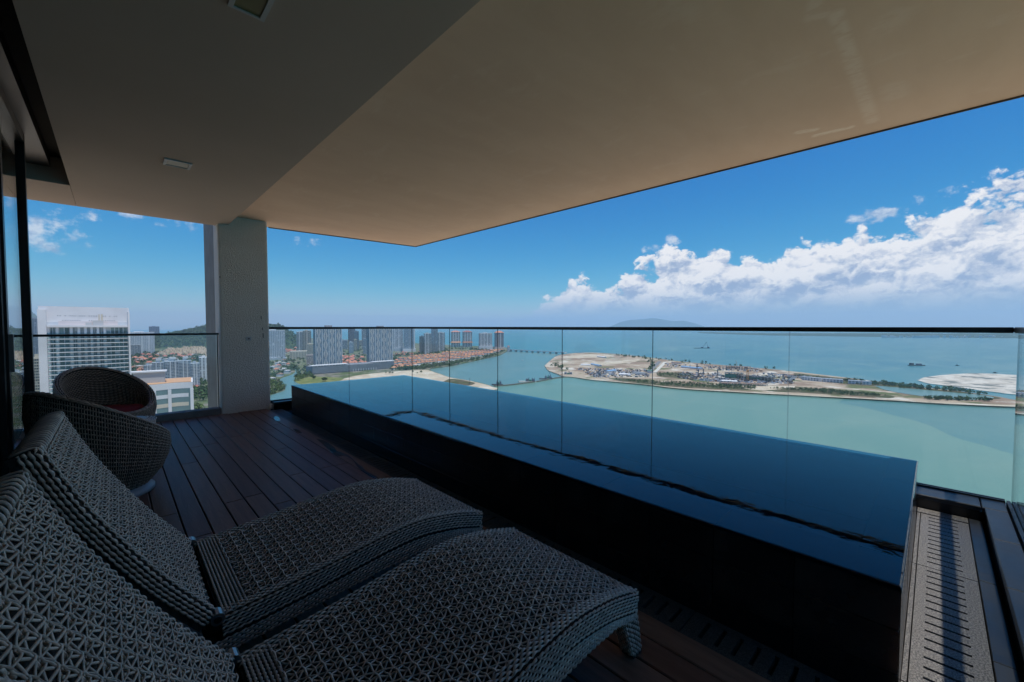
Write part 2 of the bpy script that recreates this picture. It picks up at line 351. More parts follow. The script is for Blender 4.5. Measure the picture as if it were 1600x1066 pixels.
# room behind the sliding doors, added light-blocking wall behind the camera
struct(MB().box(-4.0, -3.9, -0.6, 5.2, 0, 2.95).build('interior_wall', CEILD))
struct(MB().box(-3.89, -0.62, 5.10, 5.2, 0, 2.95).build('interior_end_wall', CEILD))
struct(MB().box(-3.89, -0.295, -0.62, -0.47, -0.3, 2.955).box(-0.294, 0.9, -0.62, -0.47, -0.3, 2.69).build('sun_block_wall', CEIL))  # unseen wall, added to keep sun bounce off the terrace
# ---------------------------------------------------------------- drain channel along the pool, right-hand gutter
def slab_with_slots(name, parent, x0, x1, y0, y1, z0, z1, slots, axis, lo, hi, sw, m):
    # stone slab with real slots cut through: bars between slots plus two edge strips
    q = MB()
    if axis == 'x':                     # slots run along y, stepping in x
        q.box(x0, x1, y0, lo, z0, z1); q.box(x0, x1, hi, y1, z0, z1)
        e = [x0] + [v for s_ in slots for v in (s_ - sw / 2, s_ + sw / 2)] + [x1]
        for i in range(0, len(e), 2): q.box(e[i], e[i + 1], lo, hi, z0, z1)
    else:
        q.box(x0, lo, y0, y1, z0, z1); q.box(hi, x1, y0, y1, z0, z1)
        e = [y0] + [v for s_ in slots for v in (s_ - sw / 2, s_ + sw / 2)] + [y1]
        for i in range(0, len(e), 2): q.box(lo, hi, e[i], e[i + 1], z0, z1)
    return q.build(name, m, parent)
gut = bpy.data.objects.new('gutter', None); COL.objects.link(gut); LOC['gutter'] = (0, 0, 0); gut['kind'] = 'structure'
MB().box(1.64, 4.25, -0.40, 7.10, -0.30, -0.052).build('gutter_bed', UNDER, gut)
y = 0.09
while y < 6.95:
    y1 = min(y + 0.62, 6.96)
    sl_ = list(np.arange(y + 0.05, y1 - 0.03, 0.062))
    slab_with_slots('grate', gut, 1.641, 1.822, y, y1 - 0.004, -0.04, -0.012, sl_, 'y', 1.675, 1.79, 0.016, DRAINST)
    y = y1
edges = [0.93, 1.97, 3.01, 3.86]
for a, b in zip(edges[:-1], edges[1:]):
    slab_with_slots('grate', gut, a + 0.003, b - 0.003, -0.176, 0.036, -0.04, 0.0, list(np.arange(a + 0.07, b - 0.04, 0.066)), 'x', -0.128, 0.0, 0.0135, GRANITE)
    piece('edge_stone', gut, a + 0.003, b - 0.003, 0.040, 0.0545, -0.04, 0.0, GRANITE, 0.001)
slab_with_slots('grate', gut, 3.863, 3.955, -0.176, 0.0545, -0.04, 0.004, [3.92], 'x', -0.128, 0.0, 0.004, GRANITE)
for a, b in ((0.93, 1.62), (1.62, 2.32), (2.32, 3.02), (3.02, 3.955)):
    piece('slate_strip', gut, a + 0.002, b - 0.002, -0.236, -0.180, -0.04, 0.006, SLATE, 0.002)
# ledges that carry the glass
led = bpy.data.objects.new('ledge', None); COL.objects.link(led); LOC['ledge'] = (0, 0, 0); led['kind'] = 'structure'
MB().box(3.972, 4.30, -0.46, 7.22, -0.3, 0.062).box(1.0, 3.972, -0.46, -0.252, -0.3, 0.062).box(1.72, 3.972, 6.98, 7.22, -0.3, 0.062).build('ledge_core', TILE, led)
for i in range(8):
    a = -0.235 + i * 0.9
    piece('ledge_tile', led, 3.968, 4.172, a + 0.003, min(a + 0.9, 6.974) - 0.003, 0.064, 0.094, SLATE, 0.004)
xs = [1.02, 1.62, 2.22, 2.82, 3.42, 3.965]
for a, b in zip(xs[:-1], xs[1:]): piece('ledge_tile', led, a, b - 0.004, -0.345, -0.248, 0.064, 0.094, SLATE, 0.004)
piece('ledge_tile', led, 3.968, 4.172, -0.345, -0.238, 0.064, 0.094, SLATE, 0.004)
for a, b in zip([1.72, 2.47, 3.22], [2.466, 3.216, 3.962]): piece('ledge_tile', led, a, b, 6.978, 7.10, 0.064, 0.094, SLATE, 0.004)

# ================================================================== column, kerb
colm = thing('concrete_column', 'pale rough-rendered concrete column at the far end of the deck', 'column', (1.38, 7.3, 0))
def rbox(q, x0, x1, y0, y1, z0, z1, r=0.025):
    return q.prism([(x0 + r, y0), (x1 - r, y0), (x1 - r * .3, y0 + r * .3), (x1, y0 + r), (x1, y1), (x0, y1), (x0, y0 + r), (x0 + r * .3, y0 + r * .3)], z0, z1)
def fine_face(q, x0, x1, y, z0, z1): pass
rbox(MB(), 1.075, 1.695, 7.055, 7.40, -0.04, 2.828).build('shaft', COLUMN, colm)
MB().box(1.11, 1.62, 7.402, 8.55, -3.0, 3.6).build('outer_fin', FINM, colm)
sw = MB().box(1.385, 1.452, 7.044, 7.0545, 1.045, 1.10).build('socket_plate', WHITEP, colm)
MB().tube([(1.42, 7.0435, 1.072), (1.42, 7.030, 1.072)], 0.010, 10).build('socket_plug', BLACKM, sw)
MB().box(1.085, 1.092, 7.04, 7.0545, 1.94, 1.96).build('anchor_hole', BLACKM, colm)
for (xx, zz, l) in ((1.585, 1.36, .05), (1.60, 1.20, .035), (1.606, 1.08, .07)):
    MB().box(xx, xx + .006, 7.0475, 7.0548, zz, zz + l).build('bolt_slot', BLACKM, colm)
kerb = tag(MB().box(-4.0, 1.072, 7.075, 7.24, -0.04, 0.085).build('concrete_kerb', KERB, loc=(0.3, 7.15, 0)), 'low grey concrete kerb under the short glass balustrade', 'kerb')

# ================================================================== balustrades
def glass_panel(parent, p0, p1, z0, z1, t=0.009):
    p0 = np.array(p0, float); p1 = np.array(p1, float); d = (p1 - p0) / np.linalg.norm(p1 - p0); n = np.array([-d[1], d[0]])
    q = MB(); c = []
    for z in (z0, z1):
        for (p, s_) in ((p0, -1), (p1, -1), (p1, 1), (p0, 1)): w = p + n * s_ * t / 2; c.append((w[0], w[1], z))
    q.add(c, [(0, 1, 5, 4), (2, 3, 7, 6)], 0); q.add(c, [(1, 2, 6, 5), (3, 0, 4, 7), (4, 5, 6, 7), (0, 3, 2, 1)], 1)
    return q.build('glass_panel', [GLASS, EDGE], parent)
GX = 4.20; GYL = 7.16; GYR = -0.378; PW = (GYL - GYR) / 6
bal = thing('pool_balustrade', 'long frameless glass balustrade with slim dark handrail beyond the pool', 'balustrade', (GX, 3.4, 0.094))
for i in range(6): glass_panel(bal, (GX, GYR + i * PW + 0.0025), (GX, GYR + (i + 1) * PW - 0.0025), 0.07, 1.212)
glass_panel(bal, (1.70, GYL), (2.944, GYL), 0.07, 1.212); glass_panel(bal, (2.952, GYL), (GX - 0.01, GYL), 0.07, 1.212)
for a, b in ((1.02, 2.05), (2.058, 3.12), (3.128, GX - 0.01)): glass_panel(bal, (a, GYR), (b, GYR), 0.07, 1.212)
def rail_bar(q, p0, p1, z0, z1, w):
    p0 = np.array(p0, float); p1 = np.array(p1, float); d = (p1 - p0) / np.linalg.norm(p1 - p0); n = np.array([-d[1], d[0]]) * w / 2
    pr = [p0 - n, p1 - n, p1 + n, p0 + n]; c = 0.006
    q.prism([(p[0], p[1]) for p in pr], z0 + c, z1 - c)
    k = (w / 2 - c) / (w / 2); pr2 = [p0 - n * k, p1 - n * k, p1 + n * k, p0 + n * k]
    q.prism([(p[0], p[1]) for p in pr2], z1 - c, z1); q.prism([(p[0], p[1]) for p in pr2], z0, z0 + c); return q
for p0, p1 in (((GX, GYR + .026), (GX, GYL + .03)), ((1.697, GYL), (GX - .026, GYL)), ((1.0, GYR), (GX + .026, GYR))):
    rail_bar(MB(), p0, p1, 1.208, 1.246, 0.050).build('handrail', RAIL, bal)
for p0, p1 in (((GX, GYR + .03), (GX, GYL - .03)), ((1.70, GYL), (GX - .0, GYL)), ((1.0, GYR), (GX, GYR))):
    q = MB(); p0 = np.array(p0); p1 = np.array(p1); d = (p1 - p0) / np.linalg.norm(p1 - p0); n = np.array([-d[1], d[0]])
    for s_ in (-1, 1):
        a = p0 + n * s_ * 0.016; b = p1 + n * s_ * 0.016
        e = n * 0.008
        q.prism([tuple(a - e), tuple(b - e), tuple(b + e), tuple(a + e)], 0.063, 0.104)
    q.build('base_channel', STEEL if False else RAIL, bal)
bal2 = thing('deck_balustrade', 'short glass balustrade with dark handrail left of the column', 'balustrade', (0.3, 7.17, 0.085))
glass_panel(bal2, (-0.20, 7.17), (1.060, 7.17), 0.06, 1.145); glass_panel(bal2, (-1.60, 7.17), (-0.208, 7.17), 0.06, 1.145)
rail_bar(MB(), (-2.2, 7.17), (1.072, 7.17), 1.132, 1.160, 0.05).build('handrail', BLACKM, bal2)
MB().box(1.052, 1.062, 7.155, 7.185, 0.09, 1.13).build('side_channel', RAIL, bal2)

# ================================================================== pool
PX0, PX1, PY0, PY1, PZ = 1.827, 3.645, 0.057, 6.49, 0.40
pool = thing('infinity_pool', 'raised black-tiled infinity pool brimming along the glass balustrade', 'pool', ((PX0 + PX1) / 2, (PY0 + PY1) / 2, -0.04))
rim = 0.24
COPING = mat('coping_tile', (0.006, 0.010, 0.014), 0.95, 0.0, rnd=.3)
q = MB().box(PX0 + .012, PX0 + rim, PY0 + .012, PY1 - .012, -0.05, PZ - .016).box(PX1 - .10, PX1 - .012, PY0 + .012, PY1 - .012, -0.05, PZ - .016)
q.box(PX0 + rim, PX1 - .10, PY0 + .012, PY0 + .13, -0.05, PZ - .016).box(PX0 + rim, PX1 - .10, PY1 - .13, PY1 - .012, -0.05, PZ - .016)
q.build('shell', COPING, pool)
MB().box(PX0 + rim, PX1 - .10, PY0 + .13, PY1 - .13, -0.05, -0.03).build('basin_floor', POOLIN, pool)
def wall_tiles(axis, fixed, a0, a1, n, rows, sgn):
    for r in range(len(rows) - 1):
        for i in range(n):
            s0 = a0 + (a1 - a0) * i / n + .0018; s1 = a0 + (a1 - a0) * (i + 1) / n - .0018
            j = random.uniform(-.0008, .0008)
            if axis == 'x':
                o = piece('wall_tile', pool, fixed, fixed + .012, s0, s1, rows[r] + .0015, rows[r + 1] - .0015, TILE, .0015)
                o.location.x += j
            else:
                o = piece('wall_tile', pool, s0, s1, fixed, fixed + .012, rows[r] + .0015, rows[r + 1] - .0015, TILE, .0015); o.location.y += j
rows = [-0.04, 0.10, 0.25, PZ - .014]
wall_tiles('x', PX0 - .0005, PY0, PY1, 22, rows, -1)
wall_tiles('y', PY0 - .0005, PX0 + .012, PX1, 6, rows, -1)
for i in range(11):
    a = PY0 + .002 + i * (PY1 - PY0 - .004) / 11; b = PY0 + .002 + (i + 1) * (PY1 - PY0 - .004) / 11 - .003
    piece('coping_tile', pool, PX0 + .002, PX0 + rim, a, b, PZ - .0155, PZ - .006, COPING, .002)
for i in range(3):
    a = PX0 + rim + .003 + i * (PX1 - PX0 - rim) / 3; piece('coping_tile', pool, a, a + (PX1 - PX0 - rim) / 3 - .005, PY0 + .002, PY0 + .13, PZ - .0155, PZ - .006, COPING, .002)
# water sheet with a rounded lip running over the edge
wx, wy = [], []
lip = [(0.004, -0.020), (0.0035, -0.010), (0.001, -0.0035), (-0.004, -0.0006), (-0.012, 0.0)]
rings = []
for o_, dz in lip: rings.append([(PX0 - o_, PY0 - o_, PZ + dz), (PX1 + o_, PY0 - o_, PZ + dz), (PX1 + o_, PY1 + o_, PZ + dz), (PX0 - o_, PY1 + o_, PZ + dz)])
q = MB(); q.grid(np.array(rings), closed=True); q.f.append(tuple((len(lip) - 1) * 4 + i for i in range(4))); q.m.append(0)
struct(q.build('pool_water', WATER))

# ================================================================== sliding doors
def sliding_door(y0, y1, label, xo=0.0):
    d = thing('sliding_door', label, 'door', (WALLX + xo, y0, 0), 'black framed sliding doors along the room')
    for a in (y0, y1 - .055): MB().box(WALLX + xo - .032, WALLX + xo + .032, a, a + .055, 0.012, 2.84).build('stile', BLACKM, d)
    MB().box(WALLX + xo - .03, WALLX + xo + .03, y0 + .056, y1 - .056, 0.012, 0.09).build('bottom_rail', BLACKM, d)
    MB().box(WALLX + xo - .03, WALLX + xo + .03, y0 + .056, y1 - .056, 2.77, 2.84).build('top_rail', BLACKM, d)
    q = MB().box(WALLX + xo - .006, WALLX + xo + .006, y0 + .055, y1 - .055, 0.09, 2.77); q.build('pane', DOORGLASS, d)
    return d
sliding_door(4.20, 5.33, 'black framed glass sliding door nearest the column')
sliding_door(3.04, 4.19, 'second black framed glass sliding door from the column', -0.012)
d_ = sliding_door(1.90, 3.03, 'third black framed glass sliding door, beside the loungers', -0.024)
MB().box(WALLX + .033, WALLX + .052, 4.215, 4.235, 0.95, 1.20).build('pull_handle', STEEL, [o for o in bpy.data.objects if o.name == 'sliding_door'][0])
tr = tag(MB().box(-0.64, -0.42, -0.4, 6.20, 2.845, 2.955).build('door_track', BLACKM, loc=(-.53, 3, 2.85)), 'black overhead door track in the ceiling pocket', 'door track')

# ================================================================== ceiling lamps
def downlight(x0, x1, y0, y1, label, dm):
    L = thing('downlight', label, 'light', ((x0 + x1) / 2, (y0 + y1) / 2, 2.70), None)
    t = 0.02
    MB().box(x0, x1, y0, y0 + t * .7, 2.690, 2.6995).box(x0, x1, y1 - t * .7, y1, 2.690, 2.6995).box(x0, x0 + t, y0 + t * .7, y1 - t * .7, 2.690, 2.6995).box(x1 - t, x1, y0 + t * .7, y1 - t * .7, 2.690, 2.6995).build('trim', WHITEP, L)
    MB().box(x0 + t, x1 - t, y0 + t * .7, y1 - t * .7, 2.6955, 2.6996).build('diffuser', dm, L)
downlight(0.345, 0.535, 4.64, 4.82, 'slim rectangular white ceiling light nearer the column', CREAML)
downlight(0.40, 0.545, 2.02, 2.25, 'square framed yellowish ceiling light at the top edge', YELLOWL)

# ================================================================== woven furniture
def catmull(P, n=24):
    P = np.asarray(P, float); Q = np.vstack([2 * P[0] - P[1], P, 2 * P[-1] - P[-2]]); out = []
    for i in range(len(P) - 1):
        p0, p1, p2, p3 = Q[i:i + 4]
        for t in np.arange(n) / n:
            out.append(0.5 * ((2 * p1) + (-p0 + p2) * t + (2 * p0 - 5 * p1 + 4 * p2 - p3) * t * t + (-p0 + 3 * p1 - 3 * p2 + p3) * t ** 3))
    out.append(P[-1]); return np.array(out)
class Prof:
    def __init__(s, pts):
        c_ = catmull(pts); d = np.r_[0, np.cumsum(np.linalg.norm(np.diff(c_, axis=0), axis=1))]; s.L = d[-1]; s.d = d; s.c = c_
    def xz(s, t): return np.stack([np.interp(t, s.d, s.c[:, 0]), np.interp(t, s.d, s.c[:, 1])], -1)
    def pos(s, t, v, h):
        t = np.asarray(t, float); a = s.xz(t); b = s.xz(np.clip(t + .004, 0, s.L)); a0 = s.xz(np.clip(t - .004, 0, s.L)); T = b - a0; T /= np.linalg.norm(T, axis=-1)[..., None]
        N = np.stack([-T[..., 1], T[..., 0]], -1); sg = np.sign(N[..., 1] + 1e-9)[..., None]; N = N * sg
        v = np.broadcast_to(v, t.shape); h = np.broadcast_to(h, t.shape)
        p = np.stack([a[..., 0] + N[..., 0] * h, v, a[..., 1] + N[..., 1] * h], -1)
        return p, np.stack([N[..., 0], 0 * v, N[..., 1]], -1), np.stack([T[..., 0], 0 * v, T[..., 1]], -1)
HW = 0.34
def star_weave(q, pr, s0, s1, hw, p=0.0515):
    lay = {90: 0.0092, 30: 0.0074, 150: 0.0056}
    sp_ = p * math.sqrt(3) / 2
    for ang, hi_ in lay.items():
        d = np.array([math.cos(R_(ang)), math.sin(R_(ang))]); n = np.array([-d[1], d[0]])
        span = (s1 - s0) + 2 * hw
        for k in range(-int(span / sp_) - 2, int(span / sp_) + 2):
            for sec in (0, 1):
                o_ = n * (k + 0.5 * sec) * sp_
                phase = (k % 2) * 0.5
                tau = np.arange(-span - p, span + p, p / 6)
                P = o_[None] + d[None] * tau[:, None]
                ok = (P[:, 0] > 0) & (P[:, 0] < s1 - s0) & (abs(P[:, 1]) < hw)
                if ok.sum() < 3: continue
                idx = np.where(ok)[0]; P = P[idx]; c = np.cos(2 * math.pi * (tau[idx] / p - phase))
                if sec == 0: h = -0.0005 + (hi_ + 0.0005) * np.clip(0.62 + 0.62 * c, 0, 1)
                else: h = (0.0030 + 0.0055 * np.sin(2 * math.pi * (tau[idx] / p - phase) + .6)) if ang == 90 else 0.0006 + 0.0014 * np.cos(2 * math.pi * tau[idx] / p + ang)
                pos, N, _ = pr.pos(P[:, 0] + s0, P[:, 1], h)
                q.strand(pos, N, 0.0031 if sec == 0 else 0.0023, 0.0022)
def wicker_rows(q, rows, lam=0.026, amp=0.0034, w=0.0046, h=0.0026, step=0.0056):
    # rows: list of (P(n,3), N(n,3)) polylines; each weaves in and out in turn
    for i, (P, N) in enumerate(rows):
        L = np.r_[0, np.cumsum(np.linalg.norm(np.diff(P, axis=0), axis=1))]; n = max(3, int(L[-1] / step)); t = np.linspace(0, L[-1], n)
        P2 = np.stack([np.interp(t, L, P[:, j]) for j in range(3)], -1); N2 = np.stack([np.interp(t, L, N[:, j]) for j in range(3)], -1)
        N2 /= np.linalg.norm(N2, axis=1)[:, None] + 1e-9
        u = t / lam + (i % 2) * 0.5; off = amp * 2.3 * np.abs(np.sin(math.pi * u)) ** .6 - .0072      # canes surface and dive under the stakes
        Tn = np.gradient(P2, axis=0); Tn /= np.linalg.norm(Tn, axis=1)[:, None] + 1e-9; Bn = np.cross(N2, Tn)
        q.strand(P2 + N2 * off[:, None] + Bn * ((u % 1.0 - .5) * w * .75)[:, None], N2, w * (.42 + .62 * np.abs(np.sin(math.pi * u)) ** .8), h, 5)
def edge_rows(pr, s0, s1, sgn, hw, thick=0.068, ntop=4):
    t = np.linspace(s0, s1, 60); rows = []
    V = np.array([0, sgn, 0.0])
    for i in range(ntop):
        p_, N, T = pr.pos(t, sgn * (hw - .045 + .0115 * i), .004 + .001 * i); rows.append((p_, N))
    p_, N, T = pr.pos(t, sgn * (hw + .001), -.002); rows.append((p_, (N + V) / 1.414))
    for i in range(int((thick - .012) / .0112)):
        p_, N, T = pr.pos(t, sgn * (hw + .004), -.014 - .0112 * i); rows.append((p_, np.broadcast_to(V, p_.shape)))
    return rows
def end_rows(pr, s, sg, hw, thick=0.068, ntop=3):
    v = np.linspace(-hw, hw, 30); rows = []
    for i in range(ntop):
        p_, N, T = pr.pos(np.full(30, s - sg * (.034 - .0115 * i)), v, .0045); rows.append((p_, N))
    p_, N, T = pr.pos(np.full(30, s), v, 0); rows.append((p_ + T * sg * .001, (N + T * sg) / 1.414))
    for i in range(int((thick - .012) / .0112)):
        p_, N, T = pr.pos(np.full(30, s), v, -.014 - .0112 * i); rows.append((p_ + T * sg * .004, T * sg))
    return rows
def slab_core(q, pr, s0, s1, hw, thick):
    t = np.linspace(s0, s1, 40); ring = []
    for v, h in ((-hw, -.003), (hw, -.003), (hw, -thick), (-hw, -thick)): ring.append(pr.pos(t, v, h)[0])
    q.grid(np.stack(ring, 1), closed=True); n = 40
    o = q.nv - 160; q.f += [(o, o + 1, o + 2, o + 3), (o + 159, o + 158, o + 157, o + 156)]; q.m += [0, 0]
SEAT = [(0.235, 0.262), (0.38, 0.273), (0.55, 0.290), (0.72, 0.311), (0.86, 0.327), (1.00, 0.333), (1.12, 0.320), (1.24, 0.296), (1.39, 0.252)]
BACK = [(0.222, 0.280), (0.083, 0.469), (-0.050, 0.690), (-0.115, 0.822), (-0.158, 0.925)]
def make_lounger(label, yc):
    root = thing('sun_lounger', label, 'sun lounger', (0.23, yc, 0), 'woven grey sun loungers')
    off = np.array([0, yc, 0])
    class Q(MB):
        def build(s, *a, **k):
            s.v = [v + off for v in s.v]; return MB.build(s, *a, **k)
    ps, pb = Prof(SEAT), Prof(BACK)
    q = Q(); slab_core(q, ps, 0, ps.L, HW, .072); seat = q.build('seat', CORE, root)
    q = Q(); star_weave(q, ps, 0.085, ps.L - .032, HW - .042); q.build('seat_weave', RATTAN, seat, smooth=True)
    for sg in (-1, 1):
        q = Q(); wicker_rows(q, edge_rows(ps, 0.0, ps.L, sg, HW)); q.build('seat_border', RATTAN, seat, smooth=True)
    q = Q(); wicker_rows(q, end_rows(ps, ps.L, 1, HW)); q.build('foot_border', RATTAN, seat, smooth=True)
    q = Q(); rows = []
    for i in range(7):
        v = np.linspace(-HW + .02, HW - .02, 40); p_, N, T = ps.pos(np.full(40, .012 + .0115 * i), v, .004); rows.append((p_, N))
    wicker_rows(q, rows, lam=.018, amp=.0042, step=.0045); q.build('head_band', RATTAN, seat, smooth=True)
    q = Q(); slab_core(q, pb, 0, pb.L, HW, .058); back = q.build('backrest', CORE, root)
    q = Q(); star_weave(q, pb, 0.02, pb.L - .020, HW - .036); q.build('back_weave', RATTAN, back, smooth=True)
    for sg in (-1, 1):
        q = Q(); wicker_rows(q, edge_rows(pb, 0.0, pb.L, sg, HW, .056, 3)); q.build('back_border', RATTAN, back, smooth=True)
    q = Q()                                                # canes wrapped over the head edge
    for k in range(44):
        v0 = -HW + .006 + k * (2 * HW - .012) / 43; sl_ = .010
        hh = [-.001, .0035, .0040, .002, -.004, -.015, -.030, -.052]; so = [-.026, -.020, -.011, -.003, .002, .004, .004, .002]
        P_ = []; N_ = []
        lo_ = .0042 * (k % 2)
        for j, (h_, s_) in enumerate(zip(hh, so)):
            h_ -= lo_ * (j < 4); s_ -= lo_ * (j >= 3)
            p_, N, T = pb.pos(np.array([pb.L]), np.array([v0 + sl_ * j / 7]), h_); P_.append(p_[0] + T[0] * s_); N_.append(N[0] if j < 3 else (N[0] + T[0]) / 1.414 if j < 5 else T[0])
        q.strand(np.array(P_), np.array(N_), .0040, .0034, 6)
    q.build('head_border', RATTAN, back, smooth=True)
    # side rails with woven cover, running on under the backrest
    X = np.linspace(-0.34, 1.385, 70); S = ps.c
    topz = np.where(X > .235, np.interp(X, S[:, 0], S[:, 1]) - .080, .182); topz = np.minimum(topz, .30)
    botz = np.interp(X, [-.34, .1, .5, .82, 1.1, 1.25, 1.385], [.105, .118, .150, .178, .190, .186, .150]); topz = np.maximum(topz, botz + .03)
    for sg in (-1, 1):
        r_ = []
        for i in range(6):
            z = topz + (botz - topz) * (i + .5) / 6; P = np.stack([X, np.full_like(X, sg * (HW - .004)), z], -1); r_.append((P, np.broadcast_to(np.array([0, sg, 0.]), P.shape)))
        q = Q(); V = np.stack([np.stack([X, np.full_like(X, sg * (HW - .008)), topz], -1), np.stack([X, np.full_like(X, sg * (HW - .008)), botz], -1), np.stack([X, np.full_like(X, sg * (HW - .045)), botz], -1), np.stack([X, np.full_like(X, sg * (HW - .045)), topz], -1)], 1)
        q.grid(V, closed=True); n = q.nv; q.f += [(0, 1, 2, 3), (n - 1, n - 2, n - 3, n - 4)]; q.m += [0, 0]
        rl = q.build('side_rail', CORE, root)
        q = Q(); wicker_rows(q, r_, w=.0058); q.build('rail_weave', RATTAN, rl, smooth=True)
    def leg(xt0, xt1, xb0, xb1, zt, sg, y_in=.055):
        q = Q(); ys = (sg * (HW - .006), sg * (HW - y_in)); v = []
        for z, a, b in ((0.0, xb0, xb1), (zt, xt0, xt1)): v += [(a, ys[0], z), (b, ys[0], z), (b, ys[1], z), (a, ys[1], z)]
        q.add(v, [(3, 2, 1, 0), (4, 5, 6, 7), (0, 1, 5, 4), (1, 2, 6, 5), (2, 3, 7, 6), (3, 0, 4, 7)])
        lg = q.build('leg', CORE, root); q = Q(); z = np.linspace(.012, zt, 14)
        for f, (a, b, n) in enumerate((((xb0, xt0), (xb1, xt1), (0, sg, 0)), ((xb1, xt1), (xb1, xt1), (1, 0, 0)), ((xb0, xt0), (xb0, xt0), (-1, 0, 0)), ((xb0, xt0), (xb1, xt1), (0, -sg, 0)))):
            r_ = []
            for i in range(7 if f in (0, 3) else 5):
                u = (i + .5) / (7 if f in (0, 3) else 5)
                xb = a[0] + (b[0] - a[0]) * u; xt = a[1] + (b[1] - a[1]) * u
                y = ys[0] if f == 0 else ys[1] if f == 3 else ys[0] + (ys[1] - ys[0]) * u
                P = np.stack([xb + (xt - xb) * z / zt, np.full_like(z, y), z], -1) + np.array(n) * .002; r_.append((P, np.broadcast_to(np.array(n, float), P.shape)))
            wicker_rows(q, r_, lam=.026, w=.0056)
        q.build('leg_weave', RATTAN, lg, smooth=True)
    for sg in (-1, 1):
        leg(1.285, 1.388, 1.372, 1.430, .205, sg); leg(-.33, -.24, -.40, -.32, .15, sg)
        q = Q().tube([(.226, sg * (HW - .03), .268), (.226, sg * (HW + .012), .268)], .021, 14); hb = q.build('hinge', STEEL, root, smooth=False)
        Q().tube([(.226, sg * (HW + .0125), .268), (.226, sg * (HW + .016), .268)], .011, 12).build('hinge_bolt', BLACKM, hb)
    Q().tube([(.03, -.2, .50), (-.10, -.2, .15)], .011, 8).tube([(.03, .2, .50), (-.10, .2, .15)], .011, 8).tube([(-.10, -.26, .15), (-.10, .26, .15)], .011, 8).build('back_strut', BLACKM, root)
    Q().box(-.36, -.32, -HW + .05, HW - .05, .11, .15).build('cross_bar', CORE, root); Q().box(.20, .24, -HW + .05, HW - .05, .15, .19).build('cross_bar', CORE, root)
    return root
def copy_tree(o, parent=None):
    c_ = o.copy(); COL.objects.link(c_)
    if parent is not None: c_.parent = parent
    for ch in list(o.children): copy_tree(ch, c_)
    return c_
l1 = make_lounger('grey woven sun lounger nearest the viewer, its foot end towards the pool', 1.092)
l2 = copy_tree(l1); l2.location.y = 2.0; l2['label'] = 'grey woven sun lounger behind the nearest one, next to the tub chairs'

# tub chairs: a woven bowl with a slanting rim on a pale round foot
def bowl(hh, ph, rim0, tilt, inset=0.0):
    zr = rim0 + tilt * np.cos(ph); z = .055 + hh * (zr - .055)
    r = np.interp(hh, [0, .12, .3, .55, .8, 1.0], [.235, .275, .325, .360, .378, .372]) - inset
    return np.stack([r * np.cos(ph), r * np.sin(ph), z + 0 * ph], -1)
def make_chair(label, loc, rot):
    root = thing('tub_chair', label, 'chair', (0, 0, 0), 'brown woven tub chairs')
    ph = np.linspace(0, 2 * math.pi, 97)
    q = MB(); q.grid(np.stack([bowl(np.full_like(ph, h), ph, .59, .22, .006) for h in np.linspace(0, 1, 14)]), 0)
    q.grid(np.stack([bowl(np.full_like(ph, h), ph, .59, .22, .040) for h in np.linspace(0, 1, 14)]), 0)
    sh = q.build('shell', CORE, root, smooth=True)
    for nm, ins, sg, nr in (('outer_weave', 0, 1, 20), ('inner_weave', .046, -1, 40)):
        q = MB(); rows = []
        for k in range(nr):
            h = .01 + .965 * (k + .5) / nr
            if ins and h < .35: continue
            P = bowl(np.full_like(ph, h), ph, .59, .22, ins); N = np.stack([np.cos(ph), np.sin(ph), 0 * ph + (-.25 if not ins else .25)], -1) * sg
            rows.append((P, N / np.linalg.norm(N, axis=1)[:, None]))
        wicker_rows(q, rows, lam=.036, amp=.0042, w=.0066, h=.0034, step=.009)
        if not ins:
            for k in range(176):                            # upright canes that surface between the horizontal rows
                a = 2 * math.pi * (k + .5 * 0) / 176; hh = np.linspace(.01, .985, 84); P = bowl(hh, np.full_like(hh, a), .59, .22, 0); N = np.stack([np.full_like(hh, math.cos(a)), np.full_like(hh, math.sin(a)), np.full_like(hh, -.2)], -1); N /= np.linalg.norm(N, axis=1)[:, None]
                u = 20 * (hh - .01) / .965 + (.5 if k % 4 > 1 else 0)
                q.strand(P + N * (.0062 * np.abs(np.sin(math.pi * u)) ** .8 - .0022)[:, None], N, .0036 * (.55 + .5 * np.abs(np.sin(math.pi * u))), .0026, 4)
        q.build(nm, RATTAN_D, sh, smooth=True)
    q = MB(); rows = []
    for k in range(5):
        a = math.pi * k / 4; P = bowl(np.ones_like(ph), ph, .59, .22, .021 - .025 * math.cos(a)); P[:, 2] += .016 * math.sin(a)
        N = np.stack([np.cos(ph) * math.cos(a), np.sin(ph) * math.cos(a), 0 * ph + math.sin(a)], -1); rows.append((P, N))
    wicker_rows(q, rows, lam=.04, amp=.0025, w=.0075, h=.0034, step=.011); q.build('rim', RATTAN_D, root, smooth=True)
    q = MB(); r = np.array([0, .20, .26, .285, .285, .26, 0]); z = np.array([.405, .405, .398, .375, .34, .32, .32])
    pp = np.linspace(0, 2 * math.pi, 49)[:-1]
    q.grid(np.stack([np.stack([a * np.cos(pp), a * np.sin(pp), b + .006 * np.cos(3 * pp) * (a > .1)], -1) for a, b in zip(r, z)]), closed=True); q.build('seat_cushion', CUSHION, root, smooth=True)
    q = MB(); r = np.array([0, .27, .278, .278, .25, .24, 0]); z = np.array([0, 0, .008, .030, .046, .056, .056])
    q.grid(np.stack([np.stack([a * np.cos(pp), a * np.sin(pp), b + 0 * pp], -1) for a, b in zip(r, z)]), closed=True); q.build('foot_ring', PLASTIC, root, smooth=True)
    root.location = loc; root.rotation_euler.z = rot
    return root
c1 = make_chair('brown woven tub chair seen from behind, nearer the loungers', (-0.075, 4.25, 0), math.atan2(-.51, -.857))
